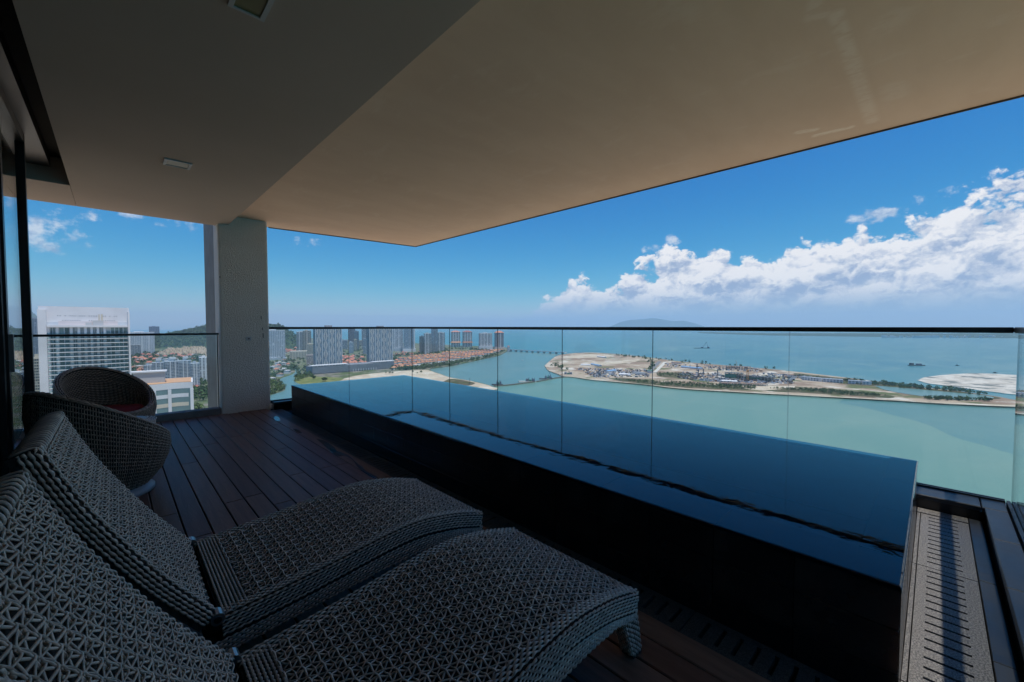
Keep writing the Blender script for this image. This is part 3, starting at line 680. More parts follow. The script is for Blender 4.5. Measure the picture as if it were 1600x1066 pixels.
c2 = copy_tree(c1); c2.location = (-0.065, 5.98, 0); c2.rotation_euler.z = math.atan2(.866, -.5)
c2['label'] = 'brown woven tub chair with red seat cushion facing the viewer'
tb = thing('side_table', 'low round woven side table between the two tub chairs', 'table', (.03, 5.10, 0))
ph = np.linspace(0, 2 * math.pi, 65); q = MB(); rows = []
for k in range(24):
    z = .02 + .36 * k / 23; r = .20 + .03 * math.sin(math.pi * (k / 23 - .5)) ** 2
    rows.append((np.stack([.03 + r * np.cos(ph), 5.10 + r * np.sin(ph), z + 0 * ph], -1), np.stack([np.cos(ph), np.sin(ph), 0 * ph], -1)))
for k in range(6):
    r = .232 - .013 * k; rows.append((np.stack([.03 + r * np.cos(ph), 5.10 + r * np.sin(ph), .392 + 0 * ph], -1), np.stack([0 * ph, 0 * ph, 1 + 0 * ph], -1)))
wicker_rows(q, rows, lam=.05, step=.012, w=.0075); q.build('drum', RATTAN, tb, smooth=True)
q = MB(); pp = ph[:-1]; q.grid(np.stack([np.stack([.03 + a * np.cos(pp), 5.10 + a * np.sin(pp), b + 0 * pp], -1) for a, b in zip((0, .165, .168, .168, .16), (.408, .408, .405, .398, .394))]), closed=True); q.build('top', PLASTIC, tb, smooth=True)
q = MB(); q.grid(np.stack([np.stack([.03 + a * np.cos(pp), 5.10 + a * np.sin(pp), b + 0 * pp], -1) for a, b in zip((.205, .19, .19, .215), (.39, .38, .02, .005))]), closed=True); q.build('core', CORE, tb, smooth=True)

# ================================================================== puddles of overflow water at the deck edge
def puddle(outline, z, label):
    P = catmull(np.array(list(outline) + [outline[0]]), 8)[:-1]; n = len(P); cpt = P.mean(0)
    q = MB(); v = [(a, b, z) for a, b in P]; v2 = [tuple(np.array([a, b]) * .94 + cpt * .06) + (z + .0012,) for a, b in P]
    q.add(v + v2, [tuple(range(n, 2 * n))] + [(i, (i + 1) % n, n + (i + 1) % n, n + i) for i in range(n)])
    tag(q.build('puddle', PUDDLE, loc=(cpt[0], cpt[1], z)), label, 'puddle')
def w2(L): return [tuple(at(x_, y_, 0.0)[:2]) for x_, y_ in L]
puddle(w2([(494, 686), (507, 689), (521, 698), (525, 706), (516, 705), (508, 698)]), .0012, 'thin wet streak on the deck edge, halfway to the column')
puddle(w2([(515, 700), (530, 706), (545, 712), (556, 722), (575, 738), (592, 748), (578, 745), (561, 732), (551, 719), (538, 712), (527, 713), (517, 706)]), .0011, 'wet patch spilling over the deck edge beside the drain')
puddle(w2([(457, 670), (466, 672), (472, 677), (464, 676)]), .0012, 'small dark wet spot on the deck near the drain')
puddle(w2([(427, 651.5), (434, 651), (438, 657), (431, 658)]), .0012, 'bright wet spot on the deck beside the column')
# ================================================================== THE BAY: sea, land, haze
SEA_Z, LAND_Z = -130.0, -127.0
def smoothmat(name, cols, scales, rough=0.9, spec=0.2, dets=6):
    # blend of several ground colours by world-position noise
    m = bpy.data.materials.new(name); m.use_nodes = True; T = NT(m.node_tree); b = T.n['Principled BSDF']
    pos = T.add('ShaderNodeNewGeometry').outputs['Position']; c_ = cols[0]
    for i, (cc, (sc, lo, hi)) in enumerate(zip(cols[1:], scales)):
        n = T.noise(T.vmath('ADD', pos, (137.0 * i, 71.0 * i, 0)), sc, dets, 0.6); c_ = T.mix(T.mapr(n, lo, hi), c_, cc)
    T.put(b.inputs['Base Color'], c_); b.inputs['Roughness'].default_value = rough; b.inputs['Specular IOR Level'].default_value = spec
    MAT[name] = m; return m
def water_mat(name, c1, c2, c3, rough=0.28, spec=0.22):
    m = bpy.data.materials.new(name); m.use_nodes = True; T = NT(m.node_tree); b = T.n['Principled BSDF']
    pos = T.add('ShaderNodeNewGeometry').outputs['Position']
    n1 = T.noise(pos, 0.0011, 5, 0.55, 1.2); n2 = T.noise(T.vmath('MULTIPLY', pos, (1, 1.6, 1)), 0.0030, 7, 0.62, 2.0)
    c_ = T.mix(T.mapr(n1, 0.38, 0.62), c1, c2); c_ = T.mix(T.math('MULTIPLY', T.mapr(n2, 0.45, 0.68), 0.75), c_, c3)
    T.put(b.inputs['Base Color'], c_); b.inputs['Roughness'].default_value = rough; b.inputs['Specular IOR Level'].default_value = spec
    bn = T.add('ShaderNodeBump'); bn.inputs['Strength'].default_value = 0.25; bn.inputs['Distance'].default_value = 0.6
    T.put(bn.inputs['Height'], T.noise(pos, 0.05, 4, 0.6)); T.l.new(bn.outputs[0], b.inputs['Normal'])
    MAT[name] = m; return m
SEA = water_mat('open_sea', (0.022, 0.175, 0.215), (0.045, 0.205, 0.225), (0.14, 0.275, 0.265))
SILT = water_mat('silty_water', (0.135, 0.262, 0.205), (0.155, 0.285, 0.22), (0.185, 0.30, 0.23))
LAGOON = water_mat('lagoon_water', (0.115, 0.235, 0.225), (0.14, 0.255, 0.235), (0.16, 0.26, 0.235))
SAND = smoothmat('reclaimed_sand', [(0.56, 0.48, 0.36), (0.46, 0.37, 0.27), (0.66, 0.60, 0.50), (0.30, 0.27, 0.17)], [(0.018, .42, .62), (0.03, .5, .68), (0.012, .6, .72)])
DIRT = smoothmat('bare_ground', [(0.44, 0.35, 0.255), (0.29, 0.205, 0.145), (0.62, 0.56, 0.47), (0.13, 0.145, 0.06)], [(0.011, .44, .56), (0.017, .54, .64), (0.013, .56, .64)])
TOWN = smoothmat('town_ground', [(0.10, 0.135, 0.055), (0.22, 0.20, 0.17), (0.07, 0.10, 0.04), (0.30, 0.28, 0.25)], [(0.02, .42, .6), (0.03, .5, .62), (0.045, .60, .7)])
GRASSM = smoothmat('grass_ground', [(0.16, 0.19, 0.06), (0.24, 0.24, 0.09), (0.10, 0.14, 0.045)], [(0.03, .42, .62), (0.05, .5, .65)])
SCRUBM = smoothmat('dark_scrub_ground', [(0.115, 0.10, 0.06), (0.07, 0.085, 0.03), (0.26, 0.20, 0.13)], [(0.03, .42, .62), (0.04, .55, .68)])
BOUNCE = smoothmat('bounce_sand', [(0.68, 0.53, 0.37), (0.58, 0.45, 0.32)], [(0.02, .4, .6)])  # pale warm colour for the added bounce sheet below the terrace
ROADM = mat('far_road', (0.20, 0.20, 0.20), 0.9); PALER = mat('pale_track', (0.62, 0.58, 0.50), 0.9)
HILLM = smoothmat('forest_hill', [(0.035, 0.062, 0.022), (0.055, 0.085, 0.030), (0.022, 0.045, 0.016)], [(0.02, .42, .6), (0.045, .48, .62)], dets=9)
CUTM = smoothmat('cleared_slope', [(0.30, 0.23, 0.16), (0.36, 0.29, 0.22), (0.12, 0.14, 0.07)], [(0.02, .42, .6), (0.03, .55, .7)])
FARHILL = mat('far_hill', (0.04, 0.07, 0.035), 0.95)

def sheet(name, pts, z, m, z0=None, kind='structure'):
    P = [at(x_, y_, z)[:2] if len(q_) == 2 else (x_, y_) for q_ in pts for x_, y_ in [q_[:2]]]
    import mathutils.geometry as mg
    tri = mg.tessellate_polygon([[Vector((a, b, 0)) for a, b in P]])
    q = MB(); n = len(P); v = [(a, b, z) for a, b in P]
    area = sum(P[i][0] * P[(i + 1) % n][1] - P[(i + 1) % n][0] * P[i][1] for i in range(n))
    f = []
    for t in tri:
        a, b, c_ = [np.array(P[i]) for i in t]; cr = (b - a)[0] * (c_ - a)[1] - (b - a)[1] * (c_ - a)[0]
        f.append(tuple(t) if cr > 0 else tuple(reversed(t)))
    q.add(v, f)
    if z0 is not None:
        cx_, cy_ = np.mean(P, axis=0)
        w = [(a + (a - cx_) * .0 , b, z0) for a, b in P]
        q.add(v + w, [((i, n + i, n + (i + 1) % n, (i + 1) % n) if area > 0 else (i, (i + 1) % n, n + (i + 1) % n, n + i)) for i in range(n)])
    o = q.build(name, m)
    if kind: o['kind'] = kind
    return o
def smooth_outline(pts, k=5, jit=0.6):
    P = catmull(np.array([p[:2] for p in pts], float), k); 
    J = np.random.normal(0, jit, P.shape) * np.array([1.0, .12]); return [tuple(a) for a in P + J]

NS = 128; ang = np.arange(NS) * 2 * math.pi / NS
q = MB(); q.grid(np.stack([np.stack([r * np.cos(ang), r * np.sin(ang), np.full(NS, SEA_Z)], -1) for r in (21500, 9000, 3500, 1200, 300, 1)]), closed=True)
struct(q.build('sea', SEA))
# main land on the left with the city
coast = [(775, 609), (770, 604), (757, 600), (735, 595), (705, 590), (690, 585), (672, 578.5), (676, 575), (700, 572), (722, 567.5), (757, 560), (778, 555.5), (790, 550), (795, 546.5), (790, 543), (760, 541.5), (720, 540), (690, 538.5), (640, 536), (560, 531.5), (500, 529), (440, 526), (380, 524.5), (322, 523.5), (250, 522), (200, 521), (60, 520), (-200, 520), (-700, 530)]
coast = smooth_outline(coast, 4, 0.25)
near = [(-1100.0, 900.0, 1), (-400.0, -300.0, 1), (60.0, -300.0, 1), (160.0, -60.0, 1), (205.0, 60.0, 1), (150.0, 150.0, 1), (230.0, 230.0, 1)]
sheet('land', coast + near, LAND_Z, TOWN, SEA_Z - 1)
sheet('bounce_ground', [(-60.0, 420.0, 1), (-180, 60, 1), (-60.0, -10.0, 1), (150.0, -30.0, 1)] + smooth_outline([(1425, 850), (1200, 772), (1000, 728), (800, 690), (640, 668), (500, 650)], 4, .5), LAND_Z + .4, BOUNCE, SEA_Z - 1)  # hidden ground added to bounce warm sunlight up to the ceiling
sheet('sand_flat', smooth_outline([(505, 598), (540, 591), (560, 586.5), (600, 582), (640, 579), (664, 578), (674, 580), (690, 585.5), (706, 590.5), (735, 595.5), (757, 600.5), (769, 604.5), (774, 609), (700, 618), (560, 620), (505, 598)], 4, .3), LAND_Z + .5, SAND)
sheet('grass_field', smooth_outline([(458, 594), (475, 591), (490, 589), (520, 589.5), (537, 592), (520, 598), (490, 600), (468, 600), (458, 594)], 4, .4), LAND_Z + .9, GRASSM)
sheet('grass_field', smooth_outline([(693, 596), (705, 592), (728, 595), (742, 599), (728, 603), (703, 602), (693, 596)], 4, .4), LAND_Z + .9, SCRUBM)
sheet('river', smooth_outline([(456, 573), (460, 572), (468, 577), (470, 581), (462, 586), (460, 590), (470, 600), (470, 640), (400, 640), (400, 626), (440, 612), (446, 606), (441, 600), (436, 596), (440, 591), (452, 587), (462, 581), (456, 573)], 3, .2), LAND_Z + .7, LAGOON)
sheet('lagoon', smooth_outline([(672, 578.5), (676, 575), (700, 572), (722, 567.5), (757, 560), (778, 555.5), (790, 550), (800, 549.5), (868, 552.5), (866, 558), (853, 568), (852, 574), (862, 582), (880, 588), (868, 591), (770, 604), (757, 600), (735, 595), (705, 590), (690, 585), (672, 578.5)], 3, .0), SEA_Z + .35, LAGOON)
sheet('silty_sea', [(300.0, -80.0, 1), (235, 60, 1), (240.0, 200.0, 1)] + smooth_outline([(760, 612), (770, 604), (868, 591), (905, 589), (1000, 599), (1140, 611), (1305, 620), (1312, 630), (1350, 637), (1400, 650), (1450, 664), (1490, 683), (1540, 697), (1590, 712), (1680, 735)], 5, .3), SEA_Z + .3, SILT)
sheet('near_sea', smooth_outline([(1250, 618.5), (1400, 626), (1480, 631), (1600, 636), (1900, 652), (1900, 900), (1700, 760), (1590, 722), (1480, 690), (1300, 640), (1250, 618.5)], 3, .0), SEA_Z + .15, water_mat('shelf_water', (0.085, 0.215, 0.195), (0.10, 0.23, 0.205), (0.125, 0.25, 0.215)))
# reclaimed island
isl = smooth_outline([(851, 571), (856, 578.5), (870, 584), (880, 588), (897, 589.5), (930, 594), (1000, 600), (1060, 607), (1140, 612), (1240, 617.5), (1320, 621.5), (1400, 626), (1480, 631), (1600, 636), (1760, 643), (1760, 636), (1600, 626), (1560, 620), (1500, 611.5), (1430, 604), (1370, 596), (1300, 587.5), (1240, 580.5), (1190, 575.5), (1120, 570), (1070, 565.5), (1010, 558), (960, 553), (920, 551), (885, 553), (868, 557), (858, 565), (851, 571)], 5, .35)
sheet('island', isl, LAND_Z - .5, DIRT, SEA_Z - 1)
sheet('beach', smooth_outline([(900, 589.8), (930, 594), (1000, 600), (1060, 607), (1140, 612), (1240, 617.5), (1320, 621.5), (1400, 626), (1480, 631), (1600, 636), (1600, 634), (1480, 629.5), (1400, 624.8), (1320, 620.2), (1240, 616.4), (1140, 611), (1060, 606), (1000, 599), (930, 593.2), (900, 589.8)], 3, .5), LAND_Z - .2, SAND)
for P_ in ([(950, 591), (990, 592), (1040, 597), (1110, 601), (1180, 603), (1180, 609), (1100, 607), (1040, 603), (985, 598), (950, 591)],
           [(1025, 582), (1070, 583), (1085, 588), (1060, 590), (1030, 588), (1025, 582)],
           [(1190, 606), (1240, 604), (1290, 609), (1340, 611), (1392, 618), (1390, 622), (1330, 618), (1260, 614), (1200, 611), (1190, 606)],
           [(1240, 583), (1300, 589), (1370, 597.5), (1430, 605), (1500, 612.5), (1560, 621), (1545, 623), (1480, 614), (1420, 608), (1360, 603), (1290, 597), (1250, 591), (1240, 583)]):
    sheet('scrub_patch', smooth_outline(P_, 4, .5), LAND_Z - .1, SCRUBM)
sheet('pond', smooth_outline([(1365, 602.5), (1420, 607), (1480, 612.5), (1530, 617), (1552, 622), (1500, 625), (1440, 619), (1390, 611), (1365, 602.5)], 4, .5), LAND_Z + .1, LAGOON)
for P_ in ([(1010, 580), (1020, 579), (1034, 565), (1028, 564.5), (1010, 580)],): sheet('road', P_, LAND_Z + .1, ROADM)
sheet('pale_track', [(1020, 582), (1026, 582), (1042, 566), (1037, 565.5)], LAND_Z + .1, PALER)
for P_ in ([(1160, 600), (1205, 603), (1240, 603), (1235, 607), (1190, 610), (1160, 606), (1160, 600)], [(905, 571), (935, 567), (975, 563), (1000, 561), (990, 566), (950, 570), (910, 574), (905, 571)],
           [(880, 557), (930, 553), (960, 556), (930, 559), (885, 560), (880, 557)], [(940, 585), (1000, 584), (1010, 590), (970, 590), (940, 585)]):
    sheet('pale_ground', smooth_outline(P_, 4, .4), LAND_Z - .05, SAND)
sheet('sandbank', smooth_outline([(1434, 594), (1446, 589.5), (1480, 585.5), (1530, 583.5), (1600, 586.5), (1720, 592), (1720, 618), (1600, 617), (1540, 611), (1490, 604), (1450, 599), (1434, 594)], 5, .8), LAND_Z - 1.9, smoothmat('mud_sand', [(0.64, 0.59, 0.51), (0.48, 0.43, 0.36), (0.20, 0.21, 0.19)], [(0.03, .42, .6), (0.016, .52, .60)]), SEA_Z - 1)
# distant coast and hills
def ridge(name, x0, x1, ybase, tops, depth_m, m, nz=5, amp=0.12):
    q = MB(); n = 90; xs_ = np.linspace(x0, x1, n); ty = np.interp(xs_, [t[0] for t in tops], [t[1] for t in tops])
    yb = np.full(n, ybase) if not isinstance(ybase, list) else np.interp(xs_, [t[0] for t in ybase], [t[1] for t in ybase])
    rows_ = []
    for k in range(nz):
        u = k / (nz - 1); row = []
        for i in range(n):
            b = at(xs_[i], yb[i], SEA_Z); dirn = (b - Cv) * np.array([1, 1, 0]); D = np.linalg.norm(dirn); dirn /= D
            pk = b + dirn * depth_m * .5; zt = CAMZ + ray(xs_[i], ty[i])[2] / np.linalg.norm(ray(xs_[i], ty[i])[:2]) * (D + depth_m * .5)
            h = (zt - SEA_Z) * math.sin(math.pi * u) ** .8 * (1 + amp * (np.random.rand() - .5) * (0 < u < 1))
            p = b + dirn * depth_m * u; row.append((p[0], p[1], SEA_Z - 1 + max(h, 0)))
        rows_.append(row)
    q.grid(np.array(rows_)); q.f = [tuple(reversed(f)) for f in q.f]
    return struct(q.build(name, m, smooth=True))
ridge('distant_hills', 952, 1100, 515.0, [(952, 511), (970, 503), (985, 500), (1003, 499), (1022, 497), (1040, 500), (1052, 502), (1068, 501), (1085, 505), (1100, 510)], 1500, FARHILL, 5, .02)
ridge('far_coast', 1040, 1800, [(1040, 519.5), (1200, 524.5), (1400, 527), (1600, 529), (1800, 531)], [(1040, 519), (1200, 521), (1420, 521), (1600, 520.5), (1800, 519)], 2600, FARHILL, 5, .25)
ridge('far_hill', -80, 66, 524.0, [(-80, 478), (-20, 470), (30, 481), (48, 485), (60, 494), (66, 505)], 1500, HILLM, 7, .1)
# forested hill behind the column, with a cleared slope
def hill(name, x0, x1, yb, tops, depth_m, m):
    q = MB(); n, k_ = 120, 26; xs_ = np.linspace(x0, x1, n); ty = np.interp(xs_, [t[0] for t in tops], [t[1] for t in tops]); G = np.zeros((k_, n, 3))
    rg = np.random.normal(0, 1, (k_, n)); 
    for _ in range(2): rg = (rg + np.roll(rg, 1, 0) + np.roll(rg, 1, 1) + np.roll(rg, -1, 1)) / 4
    for i in range(n):
        b = at(xs_[i], yb, LAND_Z); dn = (b - Cv) * np.array([1, 1, 0]); D = np.linalg.norm(dn); dn /= D
        r_ = ray(xs_[i], ty[i]); sl_ = r_[2] / np.linalg.norm(r_[:2])
        for k in range(k_):
            u = k / (k_ - 1); zt = CAMZ + sl_ * (D + depth_m * .55)
            h = max(zt - LAND_Z, 0) * math.sin(math.pi * min(u / 1.1, 1) ** .9) ** .9; h += rg[k, i] * 9 * (h > 6)
            p = b + dn * depth_m * u; G[k, i] = (p[0], p[1], LAND_Z - .6 + max(h, 0))
    q.grid(G); q.f = [tuple(reversed(f)) for f in q.f]; struct(q.build(name, m, smooth=True)); return G
HG = hill('forested_hill', 205, 472, 545, [(205, 540), (238, 526), (250, 524), (285, 519), (296, 516), (306, 515), (320, 511), (350, 503), (390, 500), (420, 508), (440, 511), (452, 517), (466, 530), (472, 540)], 900, HILLM)
hill('cleared_slope', 246, 330, 556, [(246, 552), (262, 545), (285, 544), (300, 542), (318, 542), (330, 548)], 160, CUTM)

# haze: one box of even, pale air round everything
HAZE_DENSITY = 6.8e-5
hb = MB().box(-23000, 23000, -23000, 23000, SEA_Z - 2.5, 560)
hm = bpy.data.materials.new('haze_air'); hm.use_nodes = True; T = NT(hm.node_tree); T.n.clear()
pv = T.add('ShaderNodeVolumePrincipled'); pv.inputs['Color'].default_value = (0.62, 0.82, 1.0, 1); pv.inputs['Density'].default_value = HAZE_DENSITY; pv.inputs['Anisotropy'].default_value = 0.2
T.l.new(pv.outputs[0], T.add('ShaderNodeOutputMaterial').inputs['Volume'])
ho = hb.build('haze', hm); ho['kind'] = 'stuff'

# ================================================================== foliage
LEAF = mat('foliage', (0.050, 0.095, 0.028), 0.7, 0.25, island=0.45)
LEAF2 = mat('foliage_light', (0.090, 0.135, 0.035), 0.7, 0.25, island=0.4)
BARK = mat('bark', (0.09, 0.07, 0.05), 0.9)
def leafball(q, c, rx, rz, n, s, m=0):
    # ragged crown: clumps of small randomly turned faces through the volume
    d = np.random.normal(0, 1, (n, 3)); d /= np.linalg.norm(d, axis=1)[:, None]; r = np.random.rand(n) ** .4
    lob = 1 + .25 * np.sin(d[:, 0] * 4 + c[0]) * np.cos(d[:, 1] * 5 + c[1])
    p = d * (r * lob)[:, None] * np.array([rx, rx, rz]) + np.asarray(c)
    a = np.random.normal(0, 1, (n, 3)); a /= np.linalg.norm(a, axis=1)[:, None]; b = np.cross(a, np.random.normal(0, 1, (n, 3))); b /= np.linalg.norm(b, axis=1)[:, None]
    ss = s * (0.6 + .8 * np.random.rand(n))[:, None]
    V = np.stack([p - a * ss, p + b * ss * .7, p + a * ss, p - b * ss * .7], 1).reshape(-1, 3)
    q.add(V, [(4 * i, 4 * i + 1, 4 * i + 2, 4 * i + 3) for i in range(n)], m)
def wood(name, label, pts, h=(7, 12), n=34, z=LAND_Z, m=None):       # a belt of trees that reads as one mass
    q = MB()
    for (x_, y_) in pts:
        p = at(x_, y_, z); hh = random.uniform(*h); r = hh * random.uniform(.45, .65)
        leafball(q, (p[0], p[1], z + hh * .55), r, hh * .5, n, r * .33)
    o = q.build(name, m or LEAF); o['kind'] = 'stuff'; o['label'] = label; o['category'] = 'trees'; return o
def along(pts, n, jx=3, jy=.6):
    c_ = catmull(np.array(pts, float), 12); k = np.random.rand(n) * (len(c_) - 1); i = k.astype(int); f = (k - i)[:, None]
    P = c_[i] * (1 - f) + c_[np.minimum(i + 1, len(c_) - 1)] * f; return P + np.random.normal(0, 1, (n, 2)) * np.array([jx, jy])
def inpoly(poly, n):
    P = np.array(poly, float); lo, hi = P.min(0), P.max(0); out = []
    while len(out) < n:
        x_, y_ = lo + np.random.rand(2) * (hi - lo); ins = False; j = len(P) - 1
        for i in range(len(P)):
            if (P[i, 1] > y_) != (P[j, 1] > y_) and x_ < (P[j, 0] - P[i, 0]) * (y_ - P[i, 1]) / (P[j, 1] - P[i, 1] + 1e-9) + P[i, 0]: ins = not ins
            j = i
        if ins: out.append((x_, y_))
    return out
# forest on the hill
q = MB(); k_, n_ = HG.shape[:2]
for _ in range(2600):
    i = random.randint(1, int(k_ * .62)); j = random.randint(0, n_ - 1); p = HG[i, j] + np.array([random.uniform(-12, 12), random.uniform(-12, 12), 0])
    if p[2] < LAND_Z + 5: continue
    hh = random.uniform(10, 17); leafball(q, (p[0], p[1], p[2] + hh * .35), hh * .55, hh * .5, 16, hh * .26)
o = q.build('hill_forest', LEAF); o['kind'] = 'stuff'; o['label'] = 'dark green forest covering the hill behind the column'; o['category'] = 'forest'
wood('shore_trees', 'belt of dark trees along the lagoon shore', list(along([(614, 577), (640, 577), (668, 574), (690, 571), (716, 568)], 170, 4, 1.0)) + list(along([(716, 567), (745, 562), (768, 557), (786, 549)], 60, 3, .5)))
wood('estate_trees', 'trees between the towers and the orange-roofed houses', list(along([(612, 557), (650, 554), (690, 551), (700, 546), (742, 546), (760, 549)], 150, 4, 1.0)) + list(along([(612, 566), (616, 560)], 20)))
wood('town_trees', 'green trees among the houses left of the striped towers', inpoly([(421, 540), (490, 545), (490, 590), (462, 590), (455, 575), (421, 600)], 150) + inpoly([(534, 540), (572, 540), (572, 575), (534, 575)], 70) + list(along([(425, 590), (450, 580), (458, 575)], 40)))
wood('river_bank_scrub', 'low green mangrove scrub beside the river', inpoly([(420, 595), (438, 597), (448, 606), (440, 612), (420, 618)], 110) + inpoly([(462, 588), (488, 584), (488, 590), (462, 597)], 40), h=(4, 8), m=LEAF2)
wood('suburb_trees', 'dark green trees around the suburb beside the white tower', inpoly([(203, 550), (320, 552), (320, 566), (225, 566), (222, 600), (203, 600)], 260), h=(8, 15))
wood('street_trees', 'green trees behind the round office building', inpoly([(290, 598), (322, 592), (322, 628), (292, 626)], 60), h=(8, 14))
wood('island_scrub', 'patchy green scrub along the near edge of the island', inpoly([(950, 592), (1040, 597), (1180, 603), (1180, 609), (1040, 603)], 420) + inpoly([(1025, 582), (1080, 584), (1080, 589), (1030, 588)], 70) + inpoly([(1200, 607), (1290, 609), (1390, 619), (1330, 618)], 240) + inpoly([(1240, 585), (1340, 596), (1420, 608), (1300, 598)], 60), h=(2.5, 5), n=20)
wood('island_shore_trees', 'strip of dark mangrove along the far side of the island', list(along([(1320, 595), (1360, 599), (1400, 602), (1430, 606), (1480, 610), (1540, 617)], 150, 5, .8)) + list(along([(1450, 624), (1500, 625), (1555, 627)], 50, 5, .5)), h=(4, 8))
wood('island_edge_trees', 'scattered trees on the left tip of the island', list(along([(862, 570), (875, 574), (895, 580)], 14, 4, 1.5)) + list(along([(960, 555), (985, 557), (1000, 559)], 22, 6, .8)) + list(along([(1005, 560), (1020, 570), (1015, 578)], 24, 2, 1)) + list(along([(1010, 559), (1070, 566), (1200, 577)], 24, 8, .5)), h=(5, 10))

def tree(name, label, px, py, h, r, m=None, group=None):
    p = at(px, py, LAND_Z); t = thing(name, label, 'tree', (p[0], p[1], LAND_Z), group)
    q = MB(); q.tube([(p[0], p[1], LAND_Z), (p[0] + .2, p[1], LAND_Z + h * .3), (p[0] + .1, p[1] + .3, LAND_Z + h * .6)], [h * .045, h * .035, h * .018], 7)
    for a in np.arange(4) * 1.6: q.tube([(p[0], p[1], LAND_Z + h * .3), (p[0] + r * .5 * math.cos(a), p[1] + r * .5 * math.sin(a), LAND_Z + h * .62)], [h * .02, h * .008], 5)
    q.build('trunk', BARK, t)
    q = MB()
    for i in range(9):
        a = random.uniform(0, 6.28); rr = r * random.uniform(.15, .6); leafball(q, (p[0] + rr * math.cos(a), p[1] + rr * math.sin(a), LAND_Z + h * random.uniform(.5, .8)), r * .5, h * .22, 90, r * .11)
    q.build('crown', m or LEAF, t); return t
tree('broadleaf_tree', 'bright green broad tree in front of the round office building', 301, 648, 16, 15, LEAF2)
tree('broadleaf_tree', 'dark green tree clump right of the round office building', 302, 622, 17, 14)
tree('broadleaf_tree', 'dark tree beside the low brown roof, against the column', 315, 615, 15, 12)
tree('round_tree', 'lone round dark tree on the grass by the sand', 508, 597, 11, 8)
tree('round_tree', 'smaller dark tree at the left of the grass field', 490, 593, 9, 6.5)
for i, (px_, py_, h_) in enumerate(((603, 583.5, 5), (609, 584, 6), (613, 584, 6), (645, 582, 6), (658, 583, 7), (652, 584, 4))):
    tree('sand_bush', ['small bush on the sand, leftmost of three together', 'bush in the middle of three on the sand', 'bush at the right of three on the sand', 'dark bush on the pale sand near the lagoon end', 'larger dark bush at the lagoon end of the sand', 'tiny bush on the sand between two larger ones'][i], px_, py_, h_, h_ * .55)
# ================================================================== buildings
def wallmat(n, c): return mat('wall_' + n, c, 0.85, 0.2, col2=tuple(k * .88 for k in c), scale=.05, coord='Object')
WHITE = wallmat('white', (.72, .72, .74)); CREAM = wallmat('cream', (.62, .56, .46)); GREY = wallmat('grey', (.52, .52, .53)); DGREY = wallmat('dark_grey', (.25, .27, .30)); BLUEG = wallmat('blue_grey', (.44, .50, .57)); BEIGE = wallmat('beige', (.50, .45, .38)); PINK = wallmat('pinkish', (.55, .46, .43))
GLZ = mat('window_glass', (.060, .085, .105), 0.15, 0.6, island=0.5); GLZT = mat('teal_glass', (.16, .235, .24), 0.15, 0.6, island=0.4); GLZB = mat('blue_glass', (.16, .24, .31), 0.15, 0.6, island=0.3)
TERRA = mat('terracotta_roof', (.56, .27, .16), 0.85, 0.2, col2=(.46, .20, .11), scale=.3, rnd=.25); REDR = mat('red_roof', (.48, .19, .14), 0.85, 0.2, rnd=.25); BROWNR = mat('brown_roof', (.25, .17, .13), 0.85, 0.2)
CANOPYB = mat('blue_sheet_roof', (.22, .38, .58), 0.5); DARKS = mat('dark_scaffold', (.06, .07, .08), 0.8); ORANGE = mat('crane_orange', (.55, .25, .06), .6); STEELD = mat('crane_steel', (.12, .14, .18), .6); GREENN = mat('green_net', (.05, .17, .13), .9)

class Box:      # an upright box on the land whose outline spans x0..x1 in the picture
    def __init__(s, x0, x1, ybase, ytop, yaw=0.0, rd=0.6, z0=LAND_Z):
        s.z0 = z0; a = R_(yaw); s.u = Rv * math.cos(a) + FH * math.sin(a); s.n = Rv * math.sin(a) - FH * math.cos(a)
        cx_ = (x0 + x1) / 2; c_ = at(cx_, ybase, z0); w = (x1 - x0) / FPX * ((c_ - Cv) @ FH)
        for _ in range(25):
            near_ = c_ - 0
            P = [topx((c_ + s.u * i * w / 2 + s.n * j * w * rd * .5) * np.array([1, 1, 0]) + np.array([0, 0, min(CAMZ, z0 + 120)]))[0] for i in (-1, 1) for j in (-1, 1)]
            ex = max(P) - min(P); w *= (x1 - x0) / ex; cx_ += ((x0 + x1) / 2 - (max(P) + min(P)) / 2); c_ = at(cx_, ybase, z0) - s.n * w * rd * .5
        s.w, s.d = w, w * rd; s.c = c_
        t = (c_ + s.n * s.d / 2 - Cv) @ FH; r = ray(cx_, ytop); s.h = CAMZ + r[2] / (r @ FH) * t - z0
    def fr(s, v):               # local (u, n, z) to world
        v = np.asarray(v, float); return s.c + v[:, :1] * s.u + v[:, 1:2] * s.n + np.array([0, 0, 1.0]) * v[:, 2:3] - np.array([0, 0, s.c[2]]) + np.array([0, 0, s.z0])
    def base(s): return (s.c[0], s.c[1], s.z0)
def faces(B): # (axis start, axis dir, normal, length)
    w, d = B.w / 2, B.d / 2
    return [((-w, d), (1, 0), (0, 1), B.w), ((w, d), (0, -1), (1, 0), B.d), ((-w, -d), (0, 1), (-1, 0), B.d)]
def face_box(q, B, F, a0, a1, z0, z1, o0, o1, m=0):
    (sx, sy), (dx, dy), (nx, ny), L = F
    v = []
    for z in (z0, z1):
        for o_ in (o0, o1):
            for a in (a0, a1): v.append((sx + dx * a + nx * o_, sy + dy * a + ny * o_, z))
    q.add(B.fr(np.array(v)), [(0, 2, 3, 1), (4, 5, 7, 6), (0, 1, 5, 4), (2, 6, 7, 3), (0, 4, 6, 2), (1, 3, 7, 5)], m)
